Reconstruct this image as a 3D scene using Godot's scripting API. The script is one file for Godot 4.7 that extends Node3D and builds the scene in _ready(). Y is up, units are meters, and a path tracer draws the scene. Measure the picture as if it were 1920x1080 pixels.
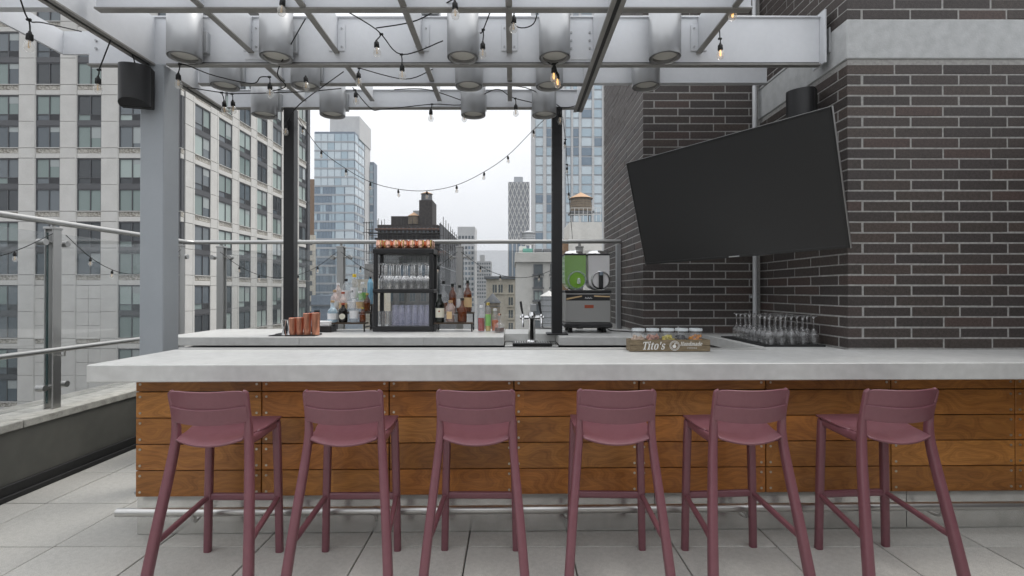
extends Node3D

# ---------------------------------------------------------------- helpers
var rng := RandomNumberGenerator.new()
var used := {}
var M := {}
var uv_shift := Vector2.ZERO

func numbered(called: String) -> String:
	var n: int = used.get(called, -1) + 1
	used[called] = n
	return called if n == 0 else "%s_%03d" % [called, n]

func thing(called: String, label: String, category: String, at := Vector3.ZERO, turn := 0.0, group := "") -> Node3D:
	var o := Node3D.new()
	o.name = numbered(called)
	add_child(o)
	o.position = at
	o.rotation.y = turn
	o.set_meta("label", label)
	o.set_meta("category", category)
	if group != "":
		o.set_meta("group", group)
	return o

func structure(o: Node3D) -> Node3D:
	o.set_meta("kind", "structure")
	return o

func tag(o: Node3D, label: String, category: String, group := "") -> Node3D:
	o.set_meta("label", label)
	o.set_meta("category", category)
	if group != "":
		o.set_meta("group", group)
	return o

func copy_of(o: Node3D, base_name: String, at: Vector3, turn := 0.0, label := "") -> Node3D:
	var c: Node3D = o.duplicate()
	c.name = numbered(base_name)
	add_child(c)
	c.position = at
	c.rotation.y = turn
	if label != "":
		c.set_meta("label", label)
	return c

func st() -> SurfaceTool:
	var s := SurfaceTool.new()
	s.begin(Mesh.PRIMITIVE_TRIANGLES)
	return s

func vert(s: SurfaceTool, p: Vector3, n: Vector3, uv: Vector2) -> void:
	s.set_normal(n)
	s.set_uv(uv)
	s.add_vertex(p)

func tri(s: SurfaceTool, a: Vector3, b: Vector3, c: Vector3, na: Vector3, nb: Vector3, nc: Vector3, ua := Vector2.ZERO, ub := Vector2.ZERO, uc := Vector2.ZERO) -> void:
	if (c - a).cross(b - a).dot(na + nb + nc) < 0.0:
		vert(s, a, na, ua); vert(s, c, nc, uc); vert(s, b, nb, ub)
	else:
		vert(s, a, na, ua); vert(s, b, nb, ub); vert(s, c, nc, uc)

func flat_uv(p: Vector3, n: Vector3) -> Vector2:
	var m := n.abs()
	if m.z >= m.x and m.z >= m.y:
		return Vector2(p.x, -p.y) + uv_shift
	if m.x >= m.y:
		return Vector2(p.z, -p.y) + uv_shift
	return Vector2(p.x, p.z) + uv_shift

# a flat polygon (convex, points in order)
func poly(s: SurfaceTool, pts: Array, n: Vector3) -> void:
	for i in range(1, pts.size() - 1):
		tri(s, pts[0], pts[i], pts[i + 1], n, n, n, flat_uv(pts[0], n), flat_uv(pts[i], n), flat_uv(pts[i + 1], n))

func box(s: SurfaceTool, c: Vector3, size: Vector3, ch := 0.0, xf := Transform3D.IDENTITY) -> void:
	var h := size * 0.5
	var q: float = min(ch, min(h.x, min(h.y, h.z)) * 0.9)
	for ax in 3:
		var a1 := (ax + 1) % 3
		var a2 := (ax + 2) % 3
		for sg in [-1.0, 1.0]:
			var n := Vector3.ZERO
			n[ax] = sg
			var pts := []
			for k in [[-1.0, -1.0], [1.0, -1.0], [1.0, 1.0], [-1.0, 1.0]]:
				var p := Vector3.ZERO
				p[ax] = sg * h[ax]
				p[a1] = k[0] * (h[a1] - q)
				p[a2] = k[1] * (h[a2] - q)
				pts.append(xf * (p + c))
			poly(s, pts, (xf.basis * n).normalized())
	if q <= 0.0:
		return
	for ax in 3:
		var a1 := (ax + 1) % 3
		var a2 := (ax + 2) % 3
		for s1 in [-1.0, 1.0]:
			for s2 in [-1.0, 1.0]:
				var n := Vector3.ZERO
				n[a1] = s1
				n[a2] = s2
				var pts := []
				for k in [[-1.0, 0], [1.0, 0], [1.0, 1], [-1.0, 1]]:
					var p := Vector3.ZERO
					p[ax] = k[0] * (h[ax] - q)
					p[a1] = s1 * (h[a1] - (q if k[1] == 0 else 0.0))
					p[a2] = s2 * (h[a2] - (0.0 if k[1] == 0 else q))
					pts.append(xf * (p + c))
				poly(s, pts, (xf.basis * n).normalized())
	for sx in [-1.0, 1.0]:
		for sy in [-1.0, 1.0]:
			for sz in [-1.0, 1.0]:
				var g := Vector3(sx, sy, sz)
				var a := g * Vector3(h.x, h.y - q, h.z - q)
				var b := g * Vector3(h.x - q, h.y, h.z - q)
				var d := g * Vector3(h.x - q, h.y - q, h.z)
				poly(s, [xf * (a + c), xf * (b + c), xf * (d + c)], (xf.basis * g).normalized())

# sweep an ellipse along points; radii per point as Vector2 (side, up) ; side axis kept near "side"
func tube(s: SurfaceTool, pts: Array, rad, n := 8, caps := true, side := Vector3.ZERO, square := 2.0) -> void:
	var rings := []
	var norms := []
	var last_u := Vector3.ZERO
	for i in pts.size():
		var t: Vector3 = (pts[min(i + 1, pts.size() - 1)] - pts[max(i - 1, 0)]).normalized()
		var u: Vector3
		if side != Vector3.ZERO:
			u = side - t * side.dot(t)
		elif last_u != Vector3.ZERO:
			u = last_u - t * last_u.dot(t)
		else:
			u = t.cross(Vector3.UP if abs(t.y) < 0.9 else Vector3.RIGHT)
		u = u.normalized()
		last_u = u
		var v := t.cross(u).normalized()
		var r: Vector2
		if rad is Array:
			r = rad[i] if rad[i] is Vector2 else Vector2(rad[i], rad[i])
		else:
			r = Vector2(rad, rad)
		var ring := []
		var nr := []
		for k in n:
			var a := TAU * (k + 0.5) / n
			var ca := cos(a)
			var sa := sin(a)
			var e := 2.0 / square
			var x: float = sign(ca) * pow(abs(ca), e)
			var y: float = sign(sa) * pow(abs(sa), e)
			ring.append(pts[i] + u * x * r.x + v * y * r.y)
			var nn: Vector3 = (u * sign(ca) * pow(abs(ca), 2.0 - e) / r.x + v * sign(sa) * pow(abs(sa), 2.0 - e) / r.y)
			nr.append(nn.normalized())
		rings.append(ring)
		norms.append(nr)
	for i in pts.size() - 1:
		for k in n:
			var k2 := (k + 1) % n
			var ua := Vector2(float(k) / n, i)
			tri(s, rings[i][k], rings[i][k2], rings[i + 1][k], norms[i][k], norms[i][k2], norms[i + 1][k], ua, ua, ua)
			tri(s, rings[i][k2], rings[i + 1][k2], rings[i + 1][k], norms[i][k2], norms[i + 1][k2], norms[i + 1][k], ua, ua, ua)
	if caps:
		for e in [0, pts.size() - 1]:
			var d: Vector3 = (pts[0] - pts[1]).normalized() if e == 0 else (pts[e] - pts[e - 1]).normalized()
			poly(s, rings[e], d)

# profile of (radius, height); smooth unless the profile turns sharply
func lathe(s: SurfaceTool, prof: Array, n := 20, at := Vector3.ZERO, xf := Basis.IDENTITY) -> void:
	for i in prof.size() - 1:
		var p: Vector2 = prof[i]
		var q: Vector2 = prof[i + 1]
		if p.is_equal_approx(q):
			continue
		var d := (q - p).normalized()
		var flat := Vector2(d.y, -d.x)
		var n0 := flat
		var n1 := flat
		if i > 0 and not prof[i - 1].is_equal_approx(p):
			var dp: Vector2 = (p - prof[i - 1]).normalized()
			if dp.dot(d) > 0.55:
				n0 = (flat + Vector2(dp.y, -dp.x)).normalized()
		if i < prof.size() - 2 and not prof[i + 2].is_equal_approx(q):
			var dn: Vector2 = (prof[i + 2] - q).normalized()
			if dn.dot(d) > 0.55:
				n1 = (flat + Vector2(dn.y, -dn.x)).normalized()
		for k in n:
			var a := TAU * k / n
			var b := TAU * (k + 1) / n
			var ra := Vector3(cos(a), 0, sin(a))
			var rb := Vector3(cos(b), 0, sin(b))
			var up := Vector3.UP
			var pa := xf * (ra * p.x + up * p.y) + at
			var pb := xf * (rb * p.x + up * p.y) + at
			var qa := xf * (ra * q.x + up * q.y) + at
			var qb := xf * (rb * q.x + up * q.y) + at
			var npa := xf * (ra * n0.x + up * n0.y)
			var npb := xf * (rb * n0.x + up * n0.y)
			var nqa := xf * (ra * n1.x + up * n1.y)
			var nqb := xf * (rb * n1.x + up * n1.y)
			var u0 := Vector2(float(k) / n, p.y)
			if p.x > 1e-5:
				tri(s, pa, pb, qa, npa, npb, nqa, u0, u0, u0)
			if q.x > 1e-5:
				tri(s, pb, qb, qa, npb, nqb, nqa, u0, u0, u0)

func smooth_path(pts: Array, per := 6) -> Array:
	var out := []
	for i in pts.size() - 1:
		var p0: Vector3 = pts[max(i - 1, 0)]
		var p1: Vector3 = pts[i]
		var p2: Vector3 = pts[i + 1]
		var p3: Vector3 = pts[min(i + 2, pts.size() - 1)]
		for k in per:
			var t := float(k) / per
			out.append(0.5 * ((2.0 * p1) + (p2 - p0) * t + (2.0 * p0 - 5.0 * p1 + 4.0 * p2 - p3) * t * t + (3.0 * p1 - p0 - 3.0 * p2 + p3) * t * t * t))
	out.append(pts[-1])
	return out

func put(parent: Node, called: String, mesh: Mesh, m: Material, xf := Transform3D.IDENTITY) -> MeshInstance3D:
	var o := MeshInstance3D.new()
	o.name = called if parent != self else numbered(called)
	o.mesh = mesh
	o.material_override = m
	o.transform = xf
	parent.add_child(o, true)
	return o

func done(s: SurfaceTool, called: String, m: Material, parent: Node = self) -> MeshInstance3D:
	return put(parent, called, s.commit(), m)

func box_part(parent: Node, called: String, m: Material, c: Vector3, size: Vector3, ch := 0.0, xf := Transform3D.IDENTITY) -> MeshInstance3D:
	var s := st()
	box(s, Vector3.ZERO, size, ch)
	return put(parent, called, s.commit(), m, xf * Transform3D(Basis.IDENTITY, c))

func box_mesh(size: Vector3, ch := 0.0) -> Mesh:
	var s := st()
	box(s, Vector3.ZERO, size, ch)
	return s.commit()

func at(p: Vector3, turn := 0.0) -> Transform3D:
	return Transform3D(Basis(Vector3.UP, turn), p)

# ---------------------------------------------------------------- materials
func lin(r: float, g: float, b: float) -> Color:
	return Color(r, g, b).linear_to_srgb()

func noise_bytes(sd: int, freq: float, oct: int, size := 256, kind := FastNoiseLite.TYPE_SIMPLEX_SMOOTH) -> PackedByteArray:
	var n := FastNoiseLite.new()
	n.seed = sd
	n.noise_type = kind
	n.frequency = freq
	n.fractal_type = FastNoiseLite.FRACTAL_FBM
	n.fractal_octaves = oct
	var im := n.get_seamless_image(size, size)
	im.convert(Image.FORMAT_L8)
	return im.get_data()

# colour texture: mixes two noises (weights) between two linear colours
func tint_texture(a: PackedByteArray, b: PackedByteArray, wa: float, wb: float, lo: Color, hi: Color, size := 256) -> ImageTexture:
	var out := PackedByteArray()
	out.resize(size * size * 3)
	var lut := PackedByteArray()
	lut.resize(768)
	for i in 256:
		var c := lo.lerp(hi, i / 255.0).linear_to_srgb()
		lut[i * 3] = int(clamp(c.r, 0, 1) * 255)
		lut[i * 3 + 1] = int(clamp(c.g, 0, 1) * 255)
		lut[i * 3 + 2] = int(clamp(c.b, 0, 1) * 255)
	for i in size * size:
		var v := int(clamp(127.5 + (a[i] - 127.5) * wa + (b[i] - 127.5) * wb, 0, 255)) * 3
		out[i * 3] = lut[v]
		out[i * 3 + 1] = lut[v + 1]
		out[i * 3 + 2] = lut[v + 2]
	return ImageTexture.create_from_image(Image.create_from_data(size, size, false, Image.FORMAT_RGB8, out))

func grey_texture(a: PackedByteArray, size := 256) -> ImageTexture:
	return ImageTexture.create_from_image(Image.create_from_data(size, size, false, Image.FORMAT_L8, a))

func tone_down(a: PackedByteArray, lo: float, hi: float) -> PackedByteArray:
	var o := a.duplicate()
	for i in o.size():
		o[i] = int((lo + (hi - lo) * a[i] / 255.0) * 255.0)
	return o

func mk(col: Color, rough: float, metal := 0.0) -> StandardMaterial3D:
	var m := StandardMaterial3D.new()
	m.albedo_color = col
	m.roughness = rough
	m.metallic = metal
	return m

func textured(tex: Texture2D, rough: float, scale: float, world := true, relief: Texture2D = null, cm := 0.0, metal := 0.0) -> StandardMaterial3D:
	var m := mk(Color.WHITE, rough, metal)
	m.albedo_texture = tex
	m.uv1_triplanar = true
	m.uv1_world_triplanar = world
	m.uv1_scale = Vector3.ONE * scale
	if relief:
		m.heightmap_enabled = true
		m.heightmap_texture = relief
		m.heightmap_scale = cm
	return m

func glassy(col: Color, alpha: float, rough := 0.02) -> StandardMaterial3D:
	var m := mk(Color(col.r, col.g, col.b, alpha), rough)
	m.transparency = BaseMaterial3D.TRANSPARENCY_ALPHA
	m.metallic_specular = 0.5
	return m

func make_materials() -> void:
	var coarse := noise_bytes(3, 0.012, 4)
	var fine := noise_bytes(5, 0.16, 3)
	var grit := noise_bytes(8, 0.4, 2)
	var cells := noise_bytes(12, 0.05, 5)
	var fine_t := grey_texture(fine)
	var grit_t := grey_texture(grit)
	for i in 3:
		var k: float = [1.0, 0.93, 1.06][i]
		M["paver%d" % i] = textured(tint_texture(cells, grit, 0.30, 1.25, Color(0.335, 0.326, 0.302) * k, Color(0.60, 0.586, 0.548) * k), 0.85, 1.9, true, grit_t, 0.15)
	M.grout = mk(lin(0.05, 0.05, 0.048), 0.95)
	M.counter = textured(tint_texture(cells, coarse, 0.6, 0.4, Color(0.50, 0.50, 0.485), Color(0.66, 0.66, 0.645)), 0.38, 0.9, true)
	M.coping = textured(tint_texture(cells, grit, 0.9, 0.5, Color(0.25, 0.245, 0.22), Color(0.5, 0.49, 0.45)), 0.85, 0.7, true, grit_t, 0.1)
	M.lintel = textured(tint_texture(cells, grit, 0.8, 0.4, Color(0.40, 0.41, 0.41), Color(0.54, 0.55, 0.55)), 0.8, 0.8, true, grit_t, 0.12)
	M.flashing = textured(tint_texture(coarse, cells, 0.6, 0.6, Color(0.085, 0.085, 0.075), Color(0.115, 0.113, 0.10)), 0.7, 0.5)
	M.black_band = mk(lin(0.012, 0.012, 0.012), 0.6)
	M.mortar = textured(tint_texture(cells, grit, 0.7, 0.6, Color(0.24, 0.235, 0.225), Color(0.46, 0.45, 0.432)), 0.95, 2.2, true, grit_t, 0.1)
	var tones := [[0.052, 0.046, 0.043], [0.058, 0.050, 0.046], [0.044, 0.040, 0.039], [0.064, 0.053, 0.048], [0.048, 0.044, 0.044], [0.066, 0.050, 0.046], [0.054, 0.048, 0.046], [0.059, 0.049, 0.047]]
	for i in 8:
		var c := Color(tones[i][0] * 1.16, tones[i][1] * 1.06, tones[i][2] * 1.0)
		M["brick%d" % i] = textured(tint_texture(cells, grit, 0.9, 0.7, c * 0.66, c * 1.36), 0.62, 2.6 + 0.13 * i, true, fine_t, 0.22)
	# oiled hardwood: u runs along the grain; one texture holds many boards' worth
	var w := 1024
	var wn := FastNoiseLite.new(); wn.seed = 21; wn.frequency = 1.0; wn.fractal_octaves = 3
	var fibre := FastNoiseLite.new(); fibre.seed = 44; fibre.frequency = 1.0; fibre.fractal_octaves = 2
	var data := PackedByteArray()
	data.resize(w * w * 3)
	var dark := Color(0.185, 0.066, 0.013)
	var light := Color(0.58, 0.255, 0.062)
	for y in w:
		for x in w:
			var u := x / 512.0
			var v := y / 512.0
			var warp := wn.get_noise_2d(u * 1.1, v * 2.6)
			var ring := 0.5 + 0.5 * sin((v * 9.0 + warp * 5.5 + u * 0.6) * 5.0)
			var f := fibre.get_noise_2d(u * 9.0, v * 150.0)
			var blot := wn.get_noise_2d(u * 2.4 + 30.0, v * 3.5 + 9.0)
			var t: float = clamp(0.52 + (ring - 0.5) * 0.22 + 0.07 * sin((v * 9.0 + warp * 5.5 + u * 0.6) * 17.0) + f * 0.20 + blot * 0.26, 0.0, 1.0)
			var c := dark.lerp(light, t).linear_to_srgb()
			var i := (y * w + x) * 3
			data[i] = int(c.r * 255); data[i + 1] = int(c.g * 255); data[i + 2] = int(c.b * 255)
	var wood := ImageTexture.create_from_image(Image.create_from_data(w, w, false, Image.FORMAT_RGB8, data))
	for i in 4:
		var m := mk([Color(1, 1, 1), Color(0.92, 0.9, 0.88), Color(1.0, 0.95, 0.9), Color(0.86, 0.84, 0.82)][i], 0.42)
		m.albedo_texture = wood
		m.uv1_scale = Vector3(0.5, 0.5, 1)
		M["wood%d" % i] = m
	M.crate_wood = mk(Color.WHITE, 0.75)
	M.crate_wood.albedo_texture = tint_texture(cells, fine, 0.9, 0.6, Color(0.10, 0.075, 0.045), Color(0.29, 0.225, 0.14))
	M.crate_wood.uv1_scale = Vector3(1.2, 14.0, 1)
	var streak := textured(tint_texture(coarse, fine, 0.7, 0.25, Color(0.58, 0.595, 0.62), Color(0.70, 0.715, 0.74)), 0.42, 0.5)
	streak.metallic = 0.1
	M.beam = streak
	M.column = textured(tint_texture(coarse, fine, 0.5, 0.2, Color(0.31, 0.335, 0.36), Color(0.37, 0.395, 0.42)), 0.45, 0.5)
	M.beam_dark = mk(lin(0.03, 0.03, 0.03), 0.5, 0.2)
	M.flange = textured(tint_texture(coarse, grit, 0.7, 0.5, Color(0.20, 0.195, 0.185), Color(0.32, 0.315, 0.30)), 0.5, 1.2)
	M.fixture = mk(lin(0.44, 0.445, 0.45), 0.38, 0.85)
	M.fixture_lens = mk(lin(0.55, 0.54, 0.50), 0.3)
	M.fixture_ring = mk(lin(0.30, 0.30, 0.30), 0.45, 0.4)
	M.steel = mk(lin(0.56, 0.555, 0.54), 0.36, 1.0)
	M.brushed = mk(lin(0.44, 0.44, 0.43), 0.46, 1.0)
	M.steel_kick = textured(tint_texture(coarse, cells, 0.9, 0.5, Color(0.62, 0.62, 0.60), Color(0.78, 0.78, 0.76)), 0.22, 0.9, true, null, 0.0, 0.8)
	M.chrome = mk(lin(0.72, 0.72, 0.72), 0.1, 1.0)
	M.screw = mk(lin(0.55, 0.52, 0.46), 0.35, 0.9)
	M.black_metal = mk(lin(0.014, 0.014, 0.015), 0.42)
	M.black_plastic = mk(lin(0.016, 0.016, 0.017), 0.5)
	M.rubber = mk(lin(0.012, 0.012, 0.012), 0.75)
	M.screen = mk(lin(0.014, 0.014, 0.014), 0.40)
	M.bezel = mk(lin(0.010, 0.010, 0.010), 0.35)
	M.trim = mk(lin(0.5, 0.5, 0.5), 0.3, 0.9)
	M.stool = mk(Color.WHITE, 0.44)
	M.stool.albedo_texture = tint_texture(cells, coarse, 0.5, 0.5, Color(0.172, 0.066, 0.081), Color(0.206, 0.083, 0.100))
	M.stool.roughness_texture = grey_texture(tone_down(coarse, 0.28, 0.40))
	M.stool.roughness = 1.0
	M.stool.uv1_triplanar = true
	M.stool.uv1_scale = Vector3.ONE * 3.0
	M.stool.uv1_world_triplanar = true
	M.pipe = mk(lin(0.60, 0.61, 0.62), 0.45, 0.2)
	M.pane = glassy(Color(0.30, 0.36, 0.36), 0.13)
	M.pane_edge = glassy(Color(0.12, 0.27, 0.27), 0.75)
	M.glass = glassy(Color(0.96, 0.97, 0.98), 0.34)
	M.crystal = mk(Color(1, 1, 1, 0.03), 0.01)
	M.crystal.transparency = BaseMaterial3D.TRANSPARENCY_ALPHA
	M.crystal.refraction_enabled = true
	M.crystal.refraction_scale = 0.05
	M.cup = glassy(Color(0.80, 0.81, 0.93), 0.16, 0.10)
	M.bulb = glassy(Color(0.97, 0.96, 0.93), 0.22)
	M.filament = mk(lin(0.75, 0.48, 0.2), 0.4)
	M.filament_lit = mk(lin(0.8, 0.5, 0.2), 0.4)
	M.filament_lit.emission_enabled = true
	M.filament_lit.emission = Color(1.0, 0.74, 0.42)
	M.filament_lit.emission_energy_multiplier = 2.0
	M.copper = mk(lin(0.93, 0.55, 0.42), 0.24, 1.0)
	M.copper_worn = mk(lin(0.78, 0.36, 0.24), 0.36, 0.95)
	M.white_paint = mk(lin(0.72, 0.71, 0.68), 0.6)
	# city
	M.limestone = textured(tint_texture(cells, grit, 0.40, 0.25, Color(0.52, 0.508, 0.48), Color(0.70, 0.688, 0.655)), 0.9, 0.05)
	M.limestone_stained = textured(tint_texture(cells, coarse, 1.2, 0.7, Color(0.22, 0.20, 0.165), Color(0.62, 0.595, 0.54)), 0.9, 0.35)
	M.grey_metal = mk(lin(0.085, 0.087, 0.092), 0.5)
	M.louvre = mk(lin(0.035, 0.035, 0.036), 0.6)
	M.core = mk(lin(0.05, 0.05, 0.05), 0.8)
	var pane_cols := [[0.105, 0.125, 0.14], [0.055, 0.062, 0.067], [0.22, 0.275, 0.26], [0.38, 0.45, 0.425], [0.15, 0.172, 0.185], [0.50, 0.54, 0.55]]
	for i in 6:
		M["pane%d" % i] = mk(lin(pane_cols[i][0], pane_cols[i][1], pane_cols[i][2]), 0.04)
	M.blind = mk(lin(0.36, 0.39, 0.385), 0.25)
	M.curtain_glass = mk(lin(0.40, 0.50, 0.56), 0.12, 0.25)
	M.curtain_glass_pale = mk(lin(0.56, 0.64, 0.68), 0.12, 0.2)
	M.curtain_glass_deep = mk(lin(0.19, 0.25, 0.31), 0.1, 0.2)
	M.tower_white = textured(tint_texture(cells, coarse, 0.4, 0.4, Color(0.50, 0.50, 0.50), Color(0.62, 0.62, 0.61)), 0.8, 0.05)
	M.tower_slab = mk(lin(0.40, 0.42, 0.44), 0.7)
	M.brown = mk(lin(0.27, 0.17, 0.10), 0.9)
	M.beige = textured(tint_texture(cells, coarse, 0.6, 0.6, Color(0.46, 0.42, 0.345), Color(0.62, 0.575, 0.485)), 0.9, 0.2)
	M.cream = textured(tint_texture(cells, coarse, 0.5, 0.7, Color(0.60, 0.585, 0.545), Color(0.74, 0.725, 0.68)), 0.9, 0.12)
	M.dark_stone = textured(tint_texture(cells, fine, 0.9, 0.5, Color(0.030, 0.027, 0.026), Color(0.075, 0.065, 0.060)), 0.9, 0.15)
	M.grey_stone = textured(tint_texture(cells, coarse, 0.7, 0.6, Color(0.14, 0.135, 0.13), Color(0.24, 0.23, 0.22)), 0.9, 0.15)
	M.netting = textured(tint_texture(fine, coarse, 0.8, 0.7, Color(0.062, 0.064, 0.07), Color(0.11, 0.112, 0.12)), 0.95, 0.3)
	M.scaffold = mk(lin(0.05, 0.045, 0.04), 0.7)
	M.tank_wood = textured(tint_texture(fine, coarse, 0.6, 0.6, Color(0.16, 0.125, 0.09), Color(0.28, 0.23, 0.17)), 0.9, 0.6)
	M.tank_roof = mk(lin(0.48, 0.31, 0.19), 0.85)
	M.slate = mk(lin(0.15, 0.155, 0.165), 0.8)
	M.tower_grey = mk(lin(0.24, 0.25, 0.265), 0.6)
	M.rust_band = mk(lin(0.13, 0.065, 0.045), 0.85)
	M.galvanised = mk(lin(0.42, 0.43, 0.44), 0.5, 0.4)
	M.blue_grey = mk(lin(0.21, 0.25, 0.30), 0.8)
	M.asphalt = textured(tint_texture(cells, grit, 0.8, 0.5, Color(0.04, 0.04, 0.04), Color(0.09, 0.09, 0.09)), 0.95, 0.05)
	M.shutter_green = mk(lin(0.12, 0.32, 0.26), 0.7)

# ---------------------------------------------------------------- scene
func _ready() -> void:
	rng.seed = 7
	# camera
	var cam := Camera3D.new()
	cam.name = "camera"
	add_child(cam)
	cam.position = Vector3(0, 1.51, 0)
	cam.rotation.x = 0.0053
	cam.fov = 59.24
	cam.near = 0.05
	cam.far = 4000.0
	cam.current = true
	# overcast sky
	var env := Environment.new()
	env.background_mode = Environment.BG_SKY
	var sky := Sky.new()
	var pano := PanoramaSkyMaterial.new()
	pano.panorama = cloudy_sky()
	sky.sky_material = pano
	env.sky = sky
	env.background_energy_multiplier = 1.0
	env.tonemap_mode = Environment.TONE_MAPPER_LINEAR
	env.tonemap_exposure = 1.28
	env.sdfgi_enabled = true
	env.ssao_enabled = true
	env.ssil_enabled = true
	env.fog_enabled = true
	env.fog_density = 0.0004
	env.fog_light_color = Color(0.90, 0.92, 0.95)
	var we := WorldEnvironment.new()
	we.name = "world_environment"
	we.environment = env
	add_child(we)
	var sun := DirectionalLight3D.new()
	sun.name = "sun"
	sun.light_energy = 0.5
	sun.light_angular_distance = 25.0
	sun.light_color = Color(1.0, 0.98, 0.95)
	sun.shadow_enabled = true
	sun.rotation_degrees = Vector3(-64, 125, 0)
	add_child(sun)
	make_materials()
	build_ground()
	build_terrace()
	build_brick_walls()
	build_pergola()
	build_balustrade()
	build_bar()
	build_back_bar()
	build_stools()
	build_television()
	build_city()
	build_counter_things()
	build_strings()

func cloudy_sky() -> ImageTexture:
	var n := FastNoiseLite.new()
	n.seed = 31
	n.frequency = 1.4
	n.fractal_octaves = 5
	var w := 512
	var h := 256
	var im := Image.create(w, h, false, Image.FORMAT_RGBF)
	for y in h:
		var lat := (0.5 - (y + 0.5) / h) * PI
		for x in w:
			var lon := TAU * (x + 0.5) / w
			var d := Vector3(cos(lat) * cos(lon), sin(lat) * 2.2, cos(lat) * sin(lon))
			var v := n.get_noise_3dv(d) * 0.055
			# overcast: brighter overhead than at the horizon
			var lum: float = (0.66 + 0.76 * sin(lat)) * (1.0 + v * 2.0)
			var c := Color(lum * 0.975, lum * 0.995, lum * 1.03)
			if lat < 0.0:
				c = Color(0.17, 0.175, 0.18)
			im.set_pixel(x, y, c)
	return ImageTexture.create_from_image(im)

# ---------------------------------------------------------------- ground and terrace
func build_ground() -> void:
	var g := box_part(self, "ground", M.asphalt, Vector3(0, -45.5, -200), Vector3(3000, 1, 3000))
	structure(g)
	tag(g, "grey street level far below the roof terrace", "ground")

func build_terrace() -> void:
	var base := box_part(self, "terrace_base", M.grey_stone, Vector3(2.4, -22.6, -0.6), Vector3(13.0, 44.7, 11.3))
	structure(base)
	tag(base, "lower storeys of the building under the roof terrace", "building")
	var floor_root := thing("terrace_floor", "pale grey square concrete pavers laid over the roof terrace", "floor")
	structure(floor_root)
	box_part(floor_root, "bedding", M.grout, Vector3(2.2, -0.14, -0.6), Vector3(11.7, 0.2, 11.2))
	var meshes := [box_mesh(Vector3(0.602, 0.05, 0.602), 0.003), box_mesh(Vector3(0.603, 0.05, 0.6015), 0.004)]
	for i in range(-7, 10):
		for j in range(-6, 10):
			var c := Vector3(0.347 + 0.61 * i + 0.305, -0.025, -2.997 - 0.305 + 0.61 * j)
			if c.x < -3.95 or c.z < -6.1 or c.x > 4.4:
				continue
			c.y += rng.randf_range(-0.0015, 0.0012)
			put(floor_root, "paver", meshes[rng.randi() % 2], M["paver%d" % (rng.randi() % 3)], at(c, (rng.randi() % 4) * PI / 2))
	# parapet: one run along the left edge, one across the back
	var p := thing("parapet", "low dark parapet with weathered stone coping along the open side", "parapet")
	box_part(p, "upstand", M.flashing, Vector3(-3.86, 0.245, -0.72), Vector3(0.44, 0.49, 11.36), 0.004)
	box_part(p, "base_flashing", M.black_band, Vector3(-3.63, 0.055, -0.6), Vector3(0.024, 0.11, 11.1), 0.004)
	box_part(p, "base_flashing", M.black_band, Vector3(-3.613, 0.02, -0.6), Vector3(0.03, 0.04, 11.1), 0.004)
	var z := 5.0
	for len_ in [1.5, 1.52, 1.5, 1.5, 1.5, 1.25, 1.25, 1.4]:
		box_part(p, "coping_stone", M.coping, Vector3(-3.89, 0.52, z - len_ * 0.5), Vector3(0.53, 0.06, len_ - 0.008), 0.006)
		z -= len_
	var q := thing("parapet", "dark parapet with stone coping behind the bottle counter at the back edge", "parapet")
	box_part(q, "upstand", M.flashing, Vector3(-1.15, 0.245, -6.10), Vector3(4.9, 0.49, 0.44), 0.004)
	for k in 4:
		box_part(q, "coping_stone", M.coping, Vector3(-3.0 + 1.225 * k, 0.52, -6.09), Vector3(1.217, 0.06, 0.5), 0.006)

# ---------------------------------------------------------------- brick
var brick_cache := {}
func brick_mesh(len_: float) -> Mesh:
	var key := int(round(len_ * 1000))
	if not brick_cache.has(key):
		brick_cache[key] = box_mesh(Vector3(len_, 0.0655, 0.10), 0.0028)
	return brick_cache[key]

# face: xf maps local x along the wall, y up, z outward; courses alternate between starting at 0 with a stretcher or after a header
func brick_face(parent: Node3D, xf: Transform3D, length: float, y0: float, y1: float, header_on_even: bool, single_below: float, bulk: Array) -> void:
	var pitch := 0.346
	var course := 0.0756
	var k0 := int(round((y0 - 1.095) / course))
	var n := int(floor((y1 - y0) / course + 0.3))
	for k in n:
		var even := ((k + k0) % 2) == 0
		var x := 0.0
		var y := y0 + course * (k + 0.5)
		if even == header_on_even:
			x = 0.115
		while x < length - 0.03:
			var w: float = min(pitch, length - x) - 0.0105
			var c := Vector3(x + w * 0.5 + 0.0, y + rng.randf_range(-0.0008, 0.0008), -0.05 + rng.randf_range(-0.0018, 0.0015))
			var b := Transform3D(Basis(Vector3.UP, rng.randf_range(-0.003, 0.003)), c)
			var m: Material = M["brick%d" % [0, 1, 2, 3, 4, 5, 6, 7, 0, 2, 4, 6][rng.randi() % 12]]
			if y < single_below:
				put(parent, "brick", brick_mesh(w), m, xf * b)
			else:
				bulk.append([w, xf * b])
			x += pitch

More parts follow.
